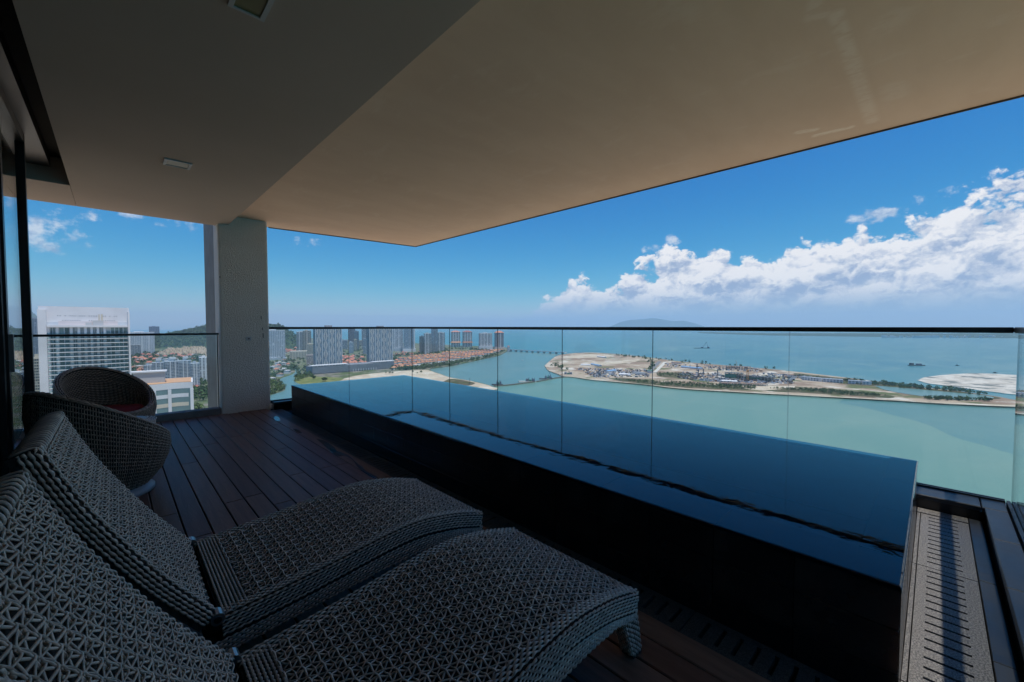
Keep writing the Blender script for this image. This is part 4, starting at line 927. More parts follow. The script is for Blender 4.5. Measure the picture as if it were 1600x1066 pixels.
def tower(name, label, x0, x1, ytop, ybase, yaw=0, rd=.6, wall=None, glass=None, bays=8, fl=3.3, slab=.7, win=(.7, .6), piers=(), roof=True, crown=None, podium=None, cat='building', slabm=None):
    wall = wall or GREY; glass = glass or GLZ
    B = Box(x0, x1, ybase, ytop, yaw, rd); t = thing(name, label, cat, B.base())
    q = MB(); q.box(-B.w / 2, B.w / 2, -B.d / 2, B.d / 2, -1, B.h, fr=B.fr); q.build('wall', wall, t)
    nf = max(3, int(B.h / fl)); fh = B.h / nf; qs, qw = MB(), MB()
    for fi, F in enumerate(faces(B)):
        L = F[3]; nb = bays if fi == 0 else max(2, int(bays * L / B.w)); bw_ = L / nb
        for i in range(nf):
            if slab: face_box(qs, B, F, .02, L - .02, i * fh + fh * .80, (i + 1) * fh - .02, .02, slab)
            for j in range(nb):
                if random.random() < .06: continue
                a = j * bw_ + bw_ * (1 - win[0]) / 2; face_box(qw, B, F, a, a + bw_ * win[0], i * fh + fh * .12, i * fh + fh * (.12 + win[1]), .02, .12)
    if slab: qs.build('floor_bands', slabm or wall, t, kind='stuff')
    qw.build('windows', glass, t, kind='stuff')
    for (a, wd, mm) in piers:
        q = MB(); face_box(q, B, faces(B)[0], B.w * a - wd / 2, B.w * a + wd / 2, 0, B.h + .5, .03, slab + .5); q.build('pier', mm, t)
    if roof:
        q = MB(); q.box(-B.w * .5, B.w * .5, -B.d * .5, B.d * .5, B.h + .02, B.h + 1.2, fr=B.fr); rf = q.build('roof', wall, t)
        q = MB(); q.box(-B.w * .22, B.w * .12, -B.d * .25, B.d * .25, B.h + 1.22, B.h + 4.5, fr=B.fr); q.build('plant_room', wall, rf)
    if crown:
        q = MB(); h1 = crown; w, d = B.w * .56, B.d * .56
        v = [(-w, -d, B.h + .05), (w, -d, B.h + .05), (w, d, B.h + .05), (-w, d, B.h + .05), (-w * .35, 0, B.h + h1), (w * .35, 0, B.h + h1)]
        q.add(B.fr(np.array(v)), [(0, 1, 5, 4), (1, 2, 5), (2, 3, 4, 5), (3, 0, 4), (3, 2, 1, 0)]); q.build('crown_roof', REDR, t)
    if podium:
        ph_, pk, pm = podium
        q = MB(); q.box(-B.w * pk, B.w * pk, -B.d * .4, B.d * (.5 + .5 * (pk - .5)) + 6, -1, ph_, fr=B.fr); q.build('podium', pm, t)
    return t, B
# --- striped twin towers on one podium
def striped(label, x0, x1, ybase):
    B = Box(x0, x1, ybase, 510.5, 37, .42); t = thing('striped_tower', label, 'tower', B.base(), 'twin striped towers')
    B.h = 126 if x0 < 540 else 124.5
    MB().box(-B.w / 2, B.w / 2, -B.d / 2, B.d / 2, -1, B.h, fr=B.fr).build('wall', DGREY, t)
    F = faces(B); nf = 40; fh = (B.h - 8) / nf; L = B.w; ql, qd, qb = MB(), MB(), MB()
    for b in range(4):
        a0 = L * b / 4 + .9; a1 = L * (b + 1) / 4 - .9; mid = (a0 + a1) / 2
        for i in range(nf):
            tri = abs(((i + (4.5 if b % 2 else 0)) / 9.0) % 1 * 2 - 1); z0 = 6 + i * fh; hw_ = (a1 - a0) / 2 * (.25 + .55 * tri)
            face_box(ql, B, F[0], mid - hw_ * .9, mid - hw_ * .28, z0 + .4, z0 + fh - .25, .02, .5)
            face_box(ql, B, F[0], mid + hw_ * .28, mid + hw_ * .9, z0 + .4, z0 + fh - .25, .02, .5)
            face_box(qb, B, F[0], a0, mid - hw_, z0 + .9, z0 + fh - .1, .02, .25); face_box(qb, B, F[0], mid + hw_, a1, z0 + .9, z0 + fh - .1, .02, .25)
            face_box(qd, B, F[0], a0, a1, z0, z0 + .4, .02, .62)
    for F_ in F[1:]:
        for i in range(nf):
            for j in range(2): face_box(qb, B, F_, F_[3] * (.12 + .45 * j), F_[3] * (.43 + .45 * j), 6 + i * fh + .8, 6 + i * fh + fh - .3, .02, .3)
            face_box(qd, B, F_, F_[3] * .1, F_[3] * .9, 6 + i * fh, 6 + i * fh + .4, .02, 1.0)
    ql.build('light_panels', wallmat('panel', (.62, .58, .55)), t, kind='stuff'); qd.build('floor_bands', BLUEG, t, kind='stuff'); qb.build('windows', GLZB, t, kind='stuff')
    for b in range(5):
        q = MB(); a = L * b / 4; a = min(max(a, .7), L - .7); face_box(q, B, F[0], a - .7, a + .7, 0, B.h - 1, .03, 1.8); q.build('fin', WHITE, t)
    MB().box(-B.w * .5, B.w * .5, -B.d * .5, B.d * .5, B.h + .02, B.h + 1.4, fr=B.fr).build('roof', WHITE, t)
    MB().box(-B.w * .1, B.w * .15, -B.d * .2, B.d * .3, B.h + 1.42, B.h + 6, fr=B.fr).build('plant_room', DGREY, t); return B
S1 = striped('grey striped tower with white fins, left of the twin pair', 489, 534, 578)
S2 = striped('grey striped tower with white fins, right of the twin pair', 572, 613, 573)
pa, pb_ = at(488, 585.5), at(616, 575.5); pd = (pb_ - pa); pl = np.linalg.norm(pd); pd /= pl; pn = np.array([pd[1], -pd[0], 0])
if pn @ (Cv - pa) < 0: pn = -pn
pod = thing('parking_podium', 'long low grey parking podium under the striped towers', 'building', tuple((pa + pb_) / 2))
def pbx(q, a0, a1, n0, n1, z0, z1):
    v = [pa + pd * a + pn * n_ + np.array([0, 0, z]) for z in (z0, z1) for n_ in (n0, n1) for a in (a0, a1)]
    return q.add(np.array(v), [(0, 2, 3, 1), (4, 5, 7, 6), (0, 1, 5, 4), (2, 6, 7, 3), (0, 4, 6, 2), (1, 3, 7, 5)])
pbx(MB(), 0, pl, -48, 0, -1, 20).build('wall', wallmat('podium', (.25, .26, .29)), pod)
for k in range(5): pbx(MB(), .2, pl - .2, .02, .8, 3.2 + 3.4 * k, 4.6 + 3.4 * k).build('parapet_band', wallmat('podium_band', (.30, .31, .34)), pod)
pbx(MB(), -1, pl * .40, -20, 1.4, 22.6, 23.8).build('roof_canopy', WHITE, pod); pbx(MB(), pl * .72, pl + 1, -20, 1.4, 22.6, 23.8).build('roof_canopy', WHITE, pod)
for k in range(24):
    a = pl * (.02 + .36 * k / 11) if k < 12 else pl * (.74 + .25 * (k - 12) / 11); pbx(MB(), a, a + 1.2, .1, .9, 20.02, 22.58).build('canopy_post', WHITE, pod)
q = MB()
for k in range(10): pbx(q, pl * (.46 + .032 * k), pl * (.46 + .032 * k) + 1.5, .85, 1.2, .5, 7)
q.build('light_fins', WHITE, pod, kind='stuff')
# --- towers left to right
tower('apartment_tower', 'pale grid-faced slab block just right of the column', 408, 445, 516.5, 563, 30, .3, WHITE, GLZB, 13, 3.1, .5, (.62, .62), podium=(9, .56, BLUEG))
tower('apartment_tower', 'beige grey tower with pinkish top behind the low mall', 463, 480, 519, 552, 20, .8, GREY, GLZ, 6, piers=((.3, 3, WHITE), (.7, 3, WHITE)))
tower('apartment_tower', 'narrow beige tower beside the left striped tower', 473, 486, 517, 553, 25, .9, BEIGE, GLZ, 5, piers=((.5, 3, PINK),))
tower('apartment_block', 'small cream block in front of the beige tower', 479.5, 489.5, 538, 563, 25, .8, CREAM, GLZ, 6, slab=.3)
tower('apartment_block', 'low pinkish block at the foot of the left striped tower', 478, 491, 555, 570, 25, .8, PINK, GLZ, 7, slab=.3, roof=False)
tower('shopping_mall', 'low cream mall building behind the trees', 452, 480, 549, 561, 22, .7, CREAM, GLZ, 6, 5, .3, (.5, .25), roof=False)
tower('office_tower', 'dusky purple tower seen between the striped towers', 544, 555, 513.5, 547, 20, .8, wallmat('mauve', (.30, .28, .33)), GLZ, 5)
tower('office_tower', 'dark ribbed tower right of the dusky purple one', 553, 560.5, 518, 548, 22, .9, DGREY, GLZB, 4)
tower('glass_tower', 'slim blue glass tower with pale crown between striped towers', 544, 552, 535, 552, 20, .9, BLUEG, GLZB, 5, slab=.2, win=(.85, .7))
tower('apartment_tower', 'slim cream tower right of the small glass tower', 552.5, 557.5, 531, 549, 20, .9, CREAM, GLZ, 3)
tower('apartment_block', 'distant bluish block left of the glass tower', 534, 543, 532, 546, 20, .8, BLUEG, GLZ, 6)
tower('apartment_tower', 'tall grey tower hugging the right striped tower', 565, 573, 513.5, 546, 22, .9, GREY, GLZ, 4)
tower('apartment_tower', 'shorter white-edged tower beside the right striped tower', 567, 573, 530, 553, 22, .9, BLUEG, GLZ, 4, piers=((.9, 4, WHITE),))
tower('apartment_block', 'faint distant beige block between the striped towers', 560.5, 567, 532.5, 541, 20, .9, BEIGE, GLZ, 4)
tower('glass_tower', 'tall pale blue tower right of the striped towers', 612, 630, 512.5, 549, 12, .35, WHITE, GLZB, 9, 3.4, .4, (.7, .7), piers=((.25, 4, WHITE), (.62, 4, WHITE)), podium=(16, .6, BLUEG))
tower('glass_tower', 'tall grey blue slab tower with white right edge', 630.5, 648, 513, 549.5, 12, .35, BLUEG, GLZB, 10, 3.4, .4, (.7, .7), piers=((.97, 6, WHITE), (.5, 2, GREY)), podium=(14, .6, WHITE))
tower('apartment_tower', 'short dark grey tower at the left of the grey cluster', 655, 664, 526, 553, 16, .8, DGREY, GLZ, 5)
tower('apartment_tower', 'grey balconied tower with dark rooftop box', 662, 674, 521.5, 553.5, 16, .7, GREY, GLZ, 7, piers=((.2, 2.5, WHITE), (.55, 2.5, WHITE)))
tower('apartment_tower', 'tallest grey tower of the cluster, rising above its neighbours', 673.5, 684, 513.5, 552, 16, .8, BLUEG, GLZ, 6, piers=((.5, 3, DGREY),))
tower('apartment_tower', 'pale grey tower at the right of the grey cluster', 683, 695, 520, 549, 16, .7, GREY, GLZ, 8, piers=((.25, 3, WHITE), (.75, 3, WHITE)))
for lab, a, b in (('cream tower with red crown, left of the matching pair', 704.5, 719), ('cream tower with red crown, right of the matching pair', 722.5, 737.5)):
    t, B = tower('red_crowned_tower', lab, a, b, 519, 542, 14, .8, wallmat('warm_white', (.60, .56, .53)), GLZ, 7, roof=False, crown=9, piers=((.2, 4, WHITE), (.5, 4, WHITE), (.8, 4, WHITE))); t['group'] = 'red crowned towers'
    q = MB(); w, d = B.w * .62, B.d * .66
    q.add(B.fr(np.array([(-w, -d, 26), (w, -d, 26), (w, d, 26), (-w, d, 26), (-w * .8, -d * .8, 34), (w * .8, -d * .8, 34), (w * .8, d * .8, 34), (-w * .8, d * .8, 34)])), [(0, 1, 5, 4), (1, 2, 6, 5), (2, 3, 7, 6), (3, 0, 4, 7), (4, 5, 6, 7), (3, 2, 1, 0)]); q.build('skirt_roof', TERRA, t)
tower('hotel_block', 'broad white block with grey balconies above a colonnade', 748, 769, 521, 547, 12, .45, WHITE, GLZ, 12, piers=((.12, 4, WHITE), (.36, 4, WHITE), (.62, 4, WHITE), (.9, 4, WHITE)), podium=(22, .53, WHITE))
tower('pointed_tower', 'tapering grey pink tower at the end of the point', 772.5, 787, 520, 545, 14, .8, wallmat('rose', (.47, .42, .44)), GLZ, 7, roof=False, crown=11, piers=((.3, 4, PINK), (.6, 4, WHITE)), podium=(9, .65, PINK))
tower('beacon_tower', 'small white beacon tower at the bridge head', 792.5, 796.5, 541.5, 549.5, 12, .9, WHITE, GLZ, 2, 5, .3, crown=4, roof=False)
# left of the column
tower('apartment_tower', 'white apartment slab behind the white tower, right of it', 196, 241, 519.5, 553, 42, .3, WHITE, GLZB, 17, 3.1, .4, (.45, .5), piers=((.3, 3, WHITE), (.55, 4, WHITE), (.8, 3, WHITE)))
tower('apartment_tower', 'dark blue twin-topped tower against the distant sea', 232.5, 249, 510.5, 532, 40, .5, wallmat('navy', (.17, .20, .30)), GLZ, 6)
tower('apartment_block', 'older low grey flats in front of the white slab', 199, 219, 539, 556, 42, .4, GREY, GLZ, 8, roof=False)
for i, (a, b, yt, yb, lb) in enumerate(((223, 237, 571, 599, 'blue grey flats, lowest wing of the stepped apartment row'), (236, 256, 567, 601, 'blue grey flats, second wing of the stepped apartment row'), (254.5, 280, 565, 604, 'blue grey flats, tall middle wing of the stepped apartment row'), (279, 297, 564, 607, 'blue grey flats, fourth wing of the stepped apartment row'), (295.5, 310, 568, 609, 'blue grey flats, right wing of the stepped apartment row'))):
    t, B = tower('apartment_block', lb, a, b, yt, yb, 44 + (-6 if i % 2 else 6), .5, BLUEG, GLZ, 6 if i in (0, 4) else 8, 3.0, .9, (.5, .5), slabm=WHITE, piers=((.33, 1.6, WHITE), (.66, 1.6, WHITE))); t['group'] = 'stepped apartment row'
    if i in (2, 3, 1): MB().box(-B.w * .2, B.w * .25, -B.d * .3, B.d * .3, B.h + 4.52, B.h + 9, fr=B.fr).build('water_tank_house', WHITE, t)
tower('apartment_tower', 'white ribbed apartment tower against the column', 309.5, 326, 559, 596, 42, .7, WHITE, GLZ, 6, piers=((.25, 3, WHITE), (.6, 3, WHITE)))
tower('apartment_tower', 'unfinished grey tower left of the white tower', 44, 63.5, 498, 562, 50, .5, wallmat('raw', (.30, .33, .39)), GLZ, 6, 3.3, .5)
tower('apartment_tower', 'beige grid-faced apartment tower below the unfinished one', 47, 66, 560, 690, 50, .6, CREAM, GLZ, 7, 3.2, .9, (.55, .6))
# --- the big white tower
B = Box(60.5, 203.5, 768, 486, 46.2, .30)
wt = thing('white_tower', 'big white apartment tower with blank crown wall and curved balconies', 'tower', B.base()); Ht = B.h
w, d = B.w / 2, B.d / 2; rec = 2.8; zt = Ht - 12.5
MB().box(-w * .985, w * .985, -d, d - rec, -1, zt + 4, fr=B.fr).build('core_wall', wallmat('inner', (.58, .62, .66)), wt)
MB().box(-w, w, -d * .2, d * .35, zt + .02, Ht + 3.2, fr=B.fr).build('crown_wall', WHITE, wt)
MB().box(-w * 1.015, -w * .84, -d, d, -1, Ht + .5, fr=B.fr).build('left_pier', WHITE, wt)
MB().box(w * .955, w * 1.0, -d, d + .5, -1, Ht, fr=B.fr).build('right_pier', WHITE, wt)
MB().box(-w * .835, w * .95, -d * .9, d + .6, zt + .03, zt + 1.5, fr=B.fr).build('roof_slab', WHITE, wt)
MB().box(-w * .6, w * .72, d * .36, d * .62, zt + 1.52, zt + 4.6, fr=B.fr).build('roof_terrace_wall', wallmat('blush', (.70, .64, .64)), wt)
for (a, b, z0_, z1_, m_) in ((-.02, .12, 1.55, 3.6, GREY), (.14, .38, 1.55, 5.3, GREY), (.27, .30, 5.35, 10, CREAM), (.33, .37, 5.35, 10.2, CREAM)):
    MB().box(w * a, w * b, d * .64, d * .85, zt + z0_, zt + z1_, fr=B.fr).build('roof_plant', m_, wt)
q = MB()
for k in range(26):
    if random.random() < .7: q.box(w * (-.62 + .052 * k), w * (-.62 + .052 * k) + .55, d * .351, d * .37, Ht - 4.0, Ht - 3.5, fr=B.fr)
    if random.random() < .5: q.box(w * (-.62 + .052 * k), w * (-.62 + .052 * k) + .5, d * .351, d * .37, Ht - 7.6, Ht - 7.0, fr=B.fr)
q.build('vent_slots', DGREY, wt, kind='stuff')
fh = 3.32; nfl = 30; pier_a = (-.835, -.655, -.36, -.20, -.055, .08, .22, .375)
for a in pier_a: MB().box(w * a, w * a + 1.3, d - rec + .02, d - .9, 20, zt, fr=B.fr).build('pier', WHITE, wt)
arc = [(-w * .835, d - rec + .05)] + [(-w * .835 + (w * 1.785) * t_, d - .6 + 2.6 * math.sin(math.pi * min(1, t_ * 1.0)) * (0.55 + .45 * t_)) for t_ in np.linspace(0, 1, 18)] + [(w * .95, d - rec + .05)]
sm = None
for i in range(nfl):
    z = zt - (i + 1) * fh - (2.4 if True else 0)
    if sm is None: 
        sm = MB().prism(arc, 0, .55, fr=lambda v: B.fr(v) - np.array([0, 0, 0])).mesh('balcony_slab', WHITE, off=B.base())
    ob = bpy.data.objects.new('balcony_slab', sm); COL.objects.link(ob); ob.parent = wt; ob.location = (0, 0, z); LOC[ob.name] = B.base()
arc2 = np.array(arc[1:-1]); q = MB()
for i in range(nfl):
    z = zt - (i + 1) * fh - 2.4 + .57
    V = np.stack([np.c_[arc2[:, 0], arc2[:, 1] - .15, np.full(len(arc2), z)], np.c_[arc2[:, 0], arc2[:, 1] - .15, np.full(len(arc2), z + 1.0)]])
    q.grid(np.stack([B.fr(V[0]), B.fr(V[1])]))
q.build('balcony_glass', thin_glass('green_balcony_glass', (.55, .72, .70), 1.5), wt, kind='stuff')
q = MB(); edges_ = list(pier_a) + [.95]
for j in range(len(edges_) - 1):
    a0, a1 = w * edges_[j] + 1.5, w * edges_[j + 1] - .3; nwin = max(2, int((a1 - a0) / 2.2))
    for i in range(nfl + 1):
        z = zt - i * fh - 2.4 + .62; hgt = 2.3
        if i == 0: z = zt - 5.3; hgt = 4.9
        for k in range(nwin):
            b0 = a0 + (a1 - a0) * k / nwin + .28; b1 = a0 + (a1 - a0) * (k + 1) / nwin - .28
            if random.random() < .05: continue
            q.box(b0, b1, d - rec + .01, d - rec + .12, z, z + hgt, fr=B.fr)
q.build('windows', GLZT, wt, kind='stuff')
# --- round office building with terracotta roof deck
c0 = at(250, 985); ob_ = thing('office_building', 'cream curved office building with orange roof and green window bands', 'building', tuple(c0))
tt = (c0 - Cv) @ FH; k_px = tt / FPX
Hh = CAMZ + ray(258, 603)[2] / (ray(258, 603) @ FH) * tt - LAND_Z
uu = Rv * math.cos(R_(38)) + FH * math.sin(R_(38)); nn = Rv * math.sin(R_(38)) - FH * math.cos(R_(38))
def ofr(v): v = np.asarray(v, float); return c0 + v[:, :1] * uu + v[:, 1:2] * nn + np.array([0, 0, 1.]) * v[:, 2:3]
RW = 50 * k_px
def outline(sc, push=0.0):
    o_ = []
    for t_ in np.linspace(-1, 1, 19): o_.append((RW * sc * t_, RW * .34 * sc + push + RW * .10 * math.sin(t_ * math.pi * 1.35 + 2.0)))
    return o_ + [(RW * sc, -RW * 1.15), (-RW * sc, -RW * 1.15)]
MB().prism(outline(.985), -1, Hh - 1.5, fr=ofr).build('glazing', GLZT, ob_)
for i in range(9):
    z = Hh - 3.6 - 1.6 - i * 3.75
    MB().prism(outline(1.0), z, z + 1.55, fr=ofr).build('spandrel_band', CREAM if i % 2 else WHITE, ob_)
MB().prism(outline(1.0), Hh - 1.55, Hh + 1.0, fr=ofr).build('parapet', WHITE, ob_); MB().prism(outline(.96), Hh + 1.02, Hh + 1.2, fr=ofr).build('roof', mat('roof_deck', (.55, .33, .20), .9), ob_)
for t_ in (-.62, -.28, .06, .42, .97):
    MB().box(RW * t_ - .55, RW * t_ + .55, RW * .30, RW * .34 + RW * .10 * math.sin(t_ * math.pi * 1.35 + 2.0) + .5, -1, Hh - 1.6, fr=ofr).build('pier', WHITE, ob_)
MB().box(-RW * .45, RW * .3, -RW * .30, -RW * .02, Hh + 1.22, Hh + 5.5, fr=ofr).build('plant_room', GREY, ob_); MB().box(-RW * .5, RW * .35, -RW * .34, RW * .02, Hh + 5.55, Hh + 6.1, fr=ofr).build('plant_roof', WHITE, ob_)
MB().box(-RW * .9, -RW * .7, -RW * .3, -RW * .1, Hh + 1.22, Hh + 4.5, fr=ofr).build('green_shed', GREENN, ob_)
tower('small_house', 'low brown-roofed house among trees beside the column', 296, 312, 604.5, 610, 30, .6, CREAM, GLZ, 4, 4, 0, roof=False, crown=3)

# ================================================================== houses
def house_mesh(name, w_, d_, h_, rh, roofm, wallm, hip=.3):
    q = MB(); q.box(-w_ / 2, w_ / 2, -d_ / 2, d_ / 2, -.8, h_, 1)
    for k in range(3): q.box(-w_ / 2 + w_ * (k + .2) / 3, -w_ / 2 + w_ * (k + .8) / 3, -d_ / 2 - .08, -d_ / 2 - .01, h_ * .55, h_ * .85, 2)
    a, b = w_ / 2 + .5, d_ / 2 + .5; r = a - b * hip * 2
    q.add([(-a, -b, h_ + .02), (a, -b, h_ + .02), (a, b, h_ + .02), (-a, b, h_ + .02), (-r, 0, h_ + rh), (r, 0, h_ + rh)], [(0, 1, 5, 4), (1, 2, 5), (2, 3, 4, 5), (3, 0, 4), (3, 2, 1, 0)], 0)
    return q.mesh(name, [roofm, wallm, GLZ])
HM = {k: house_mesh('house', *a) for k, a in {'terra': (15, 11, 5.5, 4.2, TERRA, WHITE), 'red': (12, 10, 5.5, 4, REDR, CREAM), 'brown': (14, 11, 6, 3.5, BROWNR, WHITE), 'pale': (13, 12, 7, 1.2, GREY, WHITE)}.items()}
def put_house(kind, x_, y_, rot, label, cat, group, s_=1.0):
    p = at(x_, y_, LAND_Z); o = bpy.data.objects.new('house', HM[kind]); COL.objects.link(o); o.location = (p[0], p[1], LAND_Z); o.rotation_euler.z = rot; o.scale = (s_, s_, s_ * random.uniform(.9, 1.15)); tag(o, label, cat, group)
nh = 0
def where(x_, y_, xa, xb, ya, yb):
    return ('far ' if y_ < ya + (yb - ya) / 3 else 'near ' if y_ > yb - (yb - ya) / 3 else 'middle ') + ('left' if x_ < xa + (xb - xa) / 3 else 'right' if x_ > xb - (xb - xa) / 3 else 'centre') + ' of its cluster'
for ri, (x0, y0, x1, y1) in enumerate(((612, 578, 652, 572.5), (614, 573.5, 700, 565), (612, 569.5, 735, 560), (616, 565.5, 757, 556), (622, 562, 770, 553), (640, 558.3, 780, 550.5), (690, 553, 786, 548))):
    a, b = at(x0, y0), at(x1, y1); L = np.linalg.norm(b - a); n = int(L / 18.5); rot = math.atan2(b[1] - a[1], b[0] - a[0])
    for i in range(n):
        p = a + (b - a) * (i + .5) / n; x_, y_ = topx(p); row_grey = y0 > 577 and i > n * .4
        put_house('terra' if random.random() < .88 else 'red', x_, y_, rot + random.choice((0, 0, math.pi / 2)), 'small orange-roofed house in the %s row from the lagoon shore, %s' % (('nearest', 'second', 'third', 'fourth', 'fifth', 'sixth', 'farthest')[ri], ('left end', 'left of the middle', 'in the middle', 'right of the middle', 'right end')[int(i * 5 / n)]), 'house', 'orange-roofed houses by the lagoon'); nh += 1
for i in range(16):
    p = along([(650, 574), (680, 570), (716, 566.5)], 1, 2, .6)[0]; put_house('pale', p[0], p[1], random.random() * 3, 'white flat-roofed waterfront house among shore trees, ' + where(p[0], p[1], 650, 716, 566, 575), 'house', 'white waterfront houses')
for (x_, y_) in inpoly([(534, 560), (572, 556), (572, 572), (534, 573)], 26): put_house('red', x_, y_, .6 + random.choice((0, 1.57)), 'red-roofed house between the two striped towers, ' + where(x_, y_, 534, 572, 557, 573), 'house', 'red-roofed houses between striped towers', 1.25)
for (x_, y_) in inpoly([(612, 552), (655, 551), (655, 556), (612, 558)], 12): put_house('red', x_, y_, .6, 'red-roofed house below the pale blue towers, ' + where(x_, y_, 612, 655, 551.5, 557), 'house', 'red-roofed houses under pale towers')
for (x_, y_) in inpoly([(424, 562), (452, 566), (450, 585), (424, 596)], 16): put_house(random.choice(('brown', 'red', 'pale')), x_, y_, random.random() * 3, 'low house between the column and the river, ' + where(x_, y_, 424, 452, 563, 594), 'house', 'houses by the river', 1.1)
for (x_, y_) in inpoly([(446, 541), (464, 543), (462, 551), (446, 552)], 12): put_house('red', x_, y_, random.random() * 3, 'red-roofed house under the hill right of the column, ' + where(x_, y_, 446, 464, 541.5, 551), 'house', 'houses under the hill', 1.4)
for (x_, y_) in inpoly([(204, 555), (320, 553), (318, 564), (250, 566), (222, 572), (204, 570)], 44): kd = random.choice(('red', 'brown', 'red', 'pale')); put_house(kd, x_, y_, random.random() * 3, {'red': 'red-roofed', 'brown': 'brown-roofed', 'pale': 'white flat-roofed'}[kd] + ' house in the suburb %s' % (('beside the white tower' if x_ < 245 else 'above the stepped flats' if x_ < 290 else 'next to the column') + (', higher up the slope' if y_ < 558 else ', lower down' if y_ > 563 else ', midway up')), 'house', 'houses in the left suburb', 1.3)
for (x_, y_) in inpoly([(204, 574), (221, 574), (221, 586), (204, 590)], 8): put_house(random.choice(('pale', 'brown', 'red')), x_, y_, random.random() * 3, 'low house right beside the big white tower, ' + where(x_, y_, 204, 221, 574, 589), 'house', 'houses beside the white tower', 1.2)

# ================================================================== bridge, boom, barges, island works
def seg_box(q, a, b, w_, z0, z1, m=0):
    a, b = np.asarray(a, float), np.asarray(b, float); d_ = (b - a)[:2]; d_ /= np.linalg.norm(d_); n_ = np.array([-d_[1], d_[0]]) * w_ / 2
    q.prism([tuple(a[:2] - n_), tuple(b[:2] - n_), tuple(b[:2] + n_), tuple(a[:2] + n_)], z0, z1, m); return q
PALEC = wallmat('pale_concrete', (.60, .58, .54))
ba, bb = at(794, 549, SEA_Z), at(884, 554, SEA_Z); br = thing('causeway_bridge', 'long pale road bridge joining the point to the island', 'bridge', tuple((ba + bb) / 2))
seg_box(MB(), ba, bb, 18, SEA_Z + 7.5, SEA_Z + 9.5).build('deck', PALEC, br)
for k, s_ in enumerate((-1, 1)):
    d_ = (bb - ba) / np.linalg.norm(bb - ba); n_ = np.array([-d_[1], d_[0], 0]) * 8.6 * s_; seg_box(MB(), ba + n_, bb + n_, .6, SEA_Z + 9.52, SEA_Z + 10.8).build('parapet', WHITE, br)
for k in range(10):
    p = ba + (bb - ba) * (k + .5) / 10; seg_box(MB(), p - n_ * .8, p + n_ * .8, 5, SEA_Z - 1, SEA_Z + 7.48).build('pier', GREY, br)
bm = thing('floating_boom', 'long dark floating barrier across the lagoon mouth', 'boom', tuple(at(820, 598, SEA_Z)))
bp = catmull(np.array([(772, 604.2), (795, 602.5), (820, 599.5), (845, 596), (868, 591.5), (897, 588.5)]), 5)
for i in range(len(bp) - 1):
    a, b = at(*bp[i], SEA_Z), at(*bp[i + 1], SEA_Z); seg_box(MB(), a, a + (b - a) * .96, 5, SEA_Z - .5, SEA_Z + 2.4).build('pontoon', wallmat('pontoon', (.17, .155, .13)), bm)
def barge(px_, py_, L, label, style):
    p = at(px_, py_, SEA_Z); t = thing('work_barge', label, 'barge', tuple(p)); a = p - Rv * L / 2; b = p + Rv * L / 2
    q = MB(); q.prism([tuple((a)[:2] - FH[:2] * 5), tuple(b[:2] - FH[:2] * 5), tuple(b[:2] + Rv[:2] * 3), tuple(b[:2] + FH[:2] * 5), tuple(a[:2] + FH[:2] * 5), tuple(a[:2] - Rv[:2] * 3)], SEA_Z - .6, SEA_Z + 2.4); q.build('hull', DARKS if style != 1 else PALEC, t)
    if style in (0, 1):
        for k in range(3): seg_box(MB(), p - Rv * (L * .1 - L * .2 * k), p + Rv * (L * (.06 + .2 * k)), 7, SEA_Z + 2.42 + .05, SEA_Z + 6 + 1.8 * ((k + 1) % 2)).build('deckhouse', (STEELD, GREENN, STEELD)[k], t)
        q = MB()
        for k in range(14): 
            c_ = p + Rv * random.uniform(-.1, .45) * L + FH * random.uniform(-3, 3); q.tube([(c_[0], c_[1], SEA_Z + 2), (c_[0], c_[1], SEA_Z + random.uniform(7, 12))], .35, 4)
        q.build('poles', DARKS, t, kind='stuff')
    if style == 2:
        a_ = p + Rv * L * .05; top_ = p + Rv * L * .30 + np.array([0, 0, L * .42])
        MB().tube([tuple(a_ + np.array([0, 0, 3])), tuple(top_)], .9, 5).build('crane_boom', DARKS, t); MB().tube([tuple(top_), tuple(p + Rv * L * .42 + np.array([0, 0, 4]))], .6, 5).build('back_stay', DARKS, t)
        seg_box(MB(), p + Rv * L * .38, p + Rv * L * .48, 8, SEA_Z + 2.42, SEA_Z + 9).build('deckhouse', STEELD, t); seg_box(MB(), p - Rv * L * .05, p + Rv * L * .08, 8, SEA_Z + 2.42, SEA_Z + 7).build('crane_cab', STEELD, t)
    if style == 3:
        seg_box(MB(), p - Rv * L * .42, p - Rv * L * .25, 8, SEA_Z + 2.42, SEA_Z + 9).build('deckhouse', DARKS, t); seg_box(MB(), p + Rv * L * .0, p + Rv * L * .3, 6, SEA_Z + 2.42, SEA_Z + 7).build('hopper', STEELD, t)
    return t
barge(777, 602, 20, 'brown barge moored at the near end of the barrier', 0); barge(824, 597.3, 38, 'barge with green and black sheds alongside the barrier', 1); barge(853, 592.8, 28, 'barge with blue machinery further along the barrier', 0)
barge(884, 586.5, 36, 'blue work barge where the barrier meets the island', 0)
barge(1096.5, 544.3, 92, 'dark crane barge with raised boom out on the open sea', 2); barge(1432, 571.5, 50, 'dark dredger on the sea above the sandbank', 3)
p = at(862, 592, SEA_Z); tag(MB().tube([(p[0], p[1], SEA_Z + 2), tuple(p + np.array([0, 0, 14]) - Rv * 5), tuple(p + np.array([0, 0, 24]) - Rv * 9)], [.7, .5, .3], 5).build('crane_boom', STEELD, loc=tuple(p)), 'slender crane jib leaning above the floating barrier', 'crane')
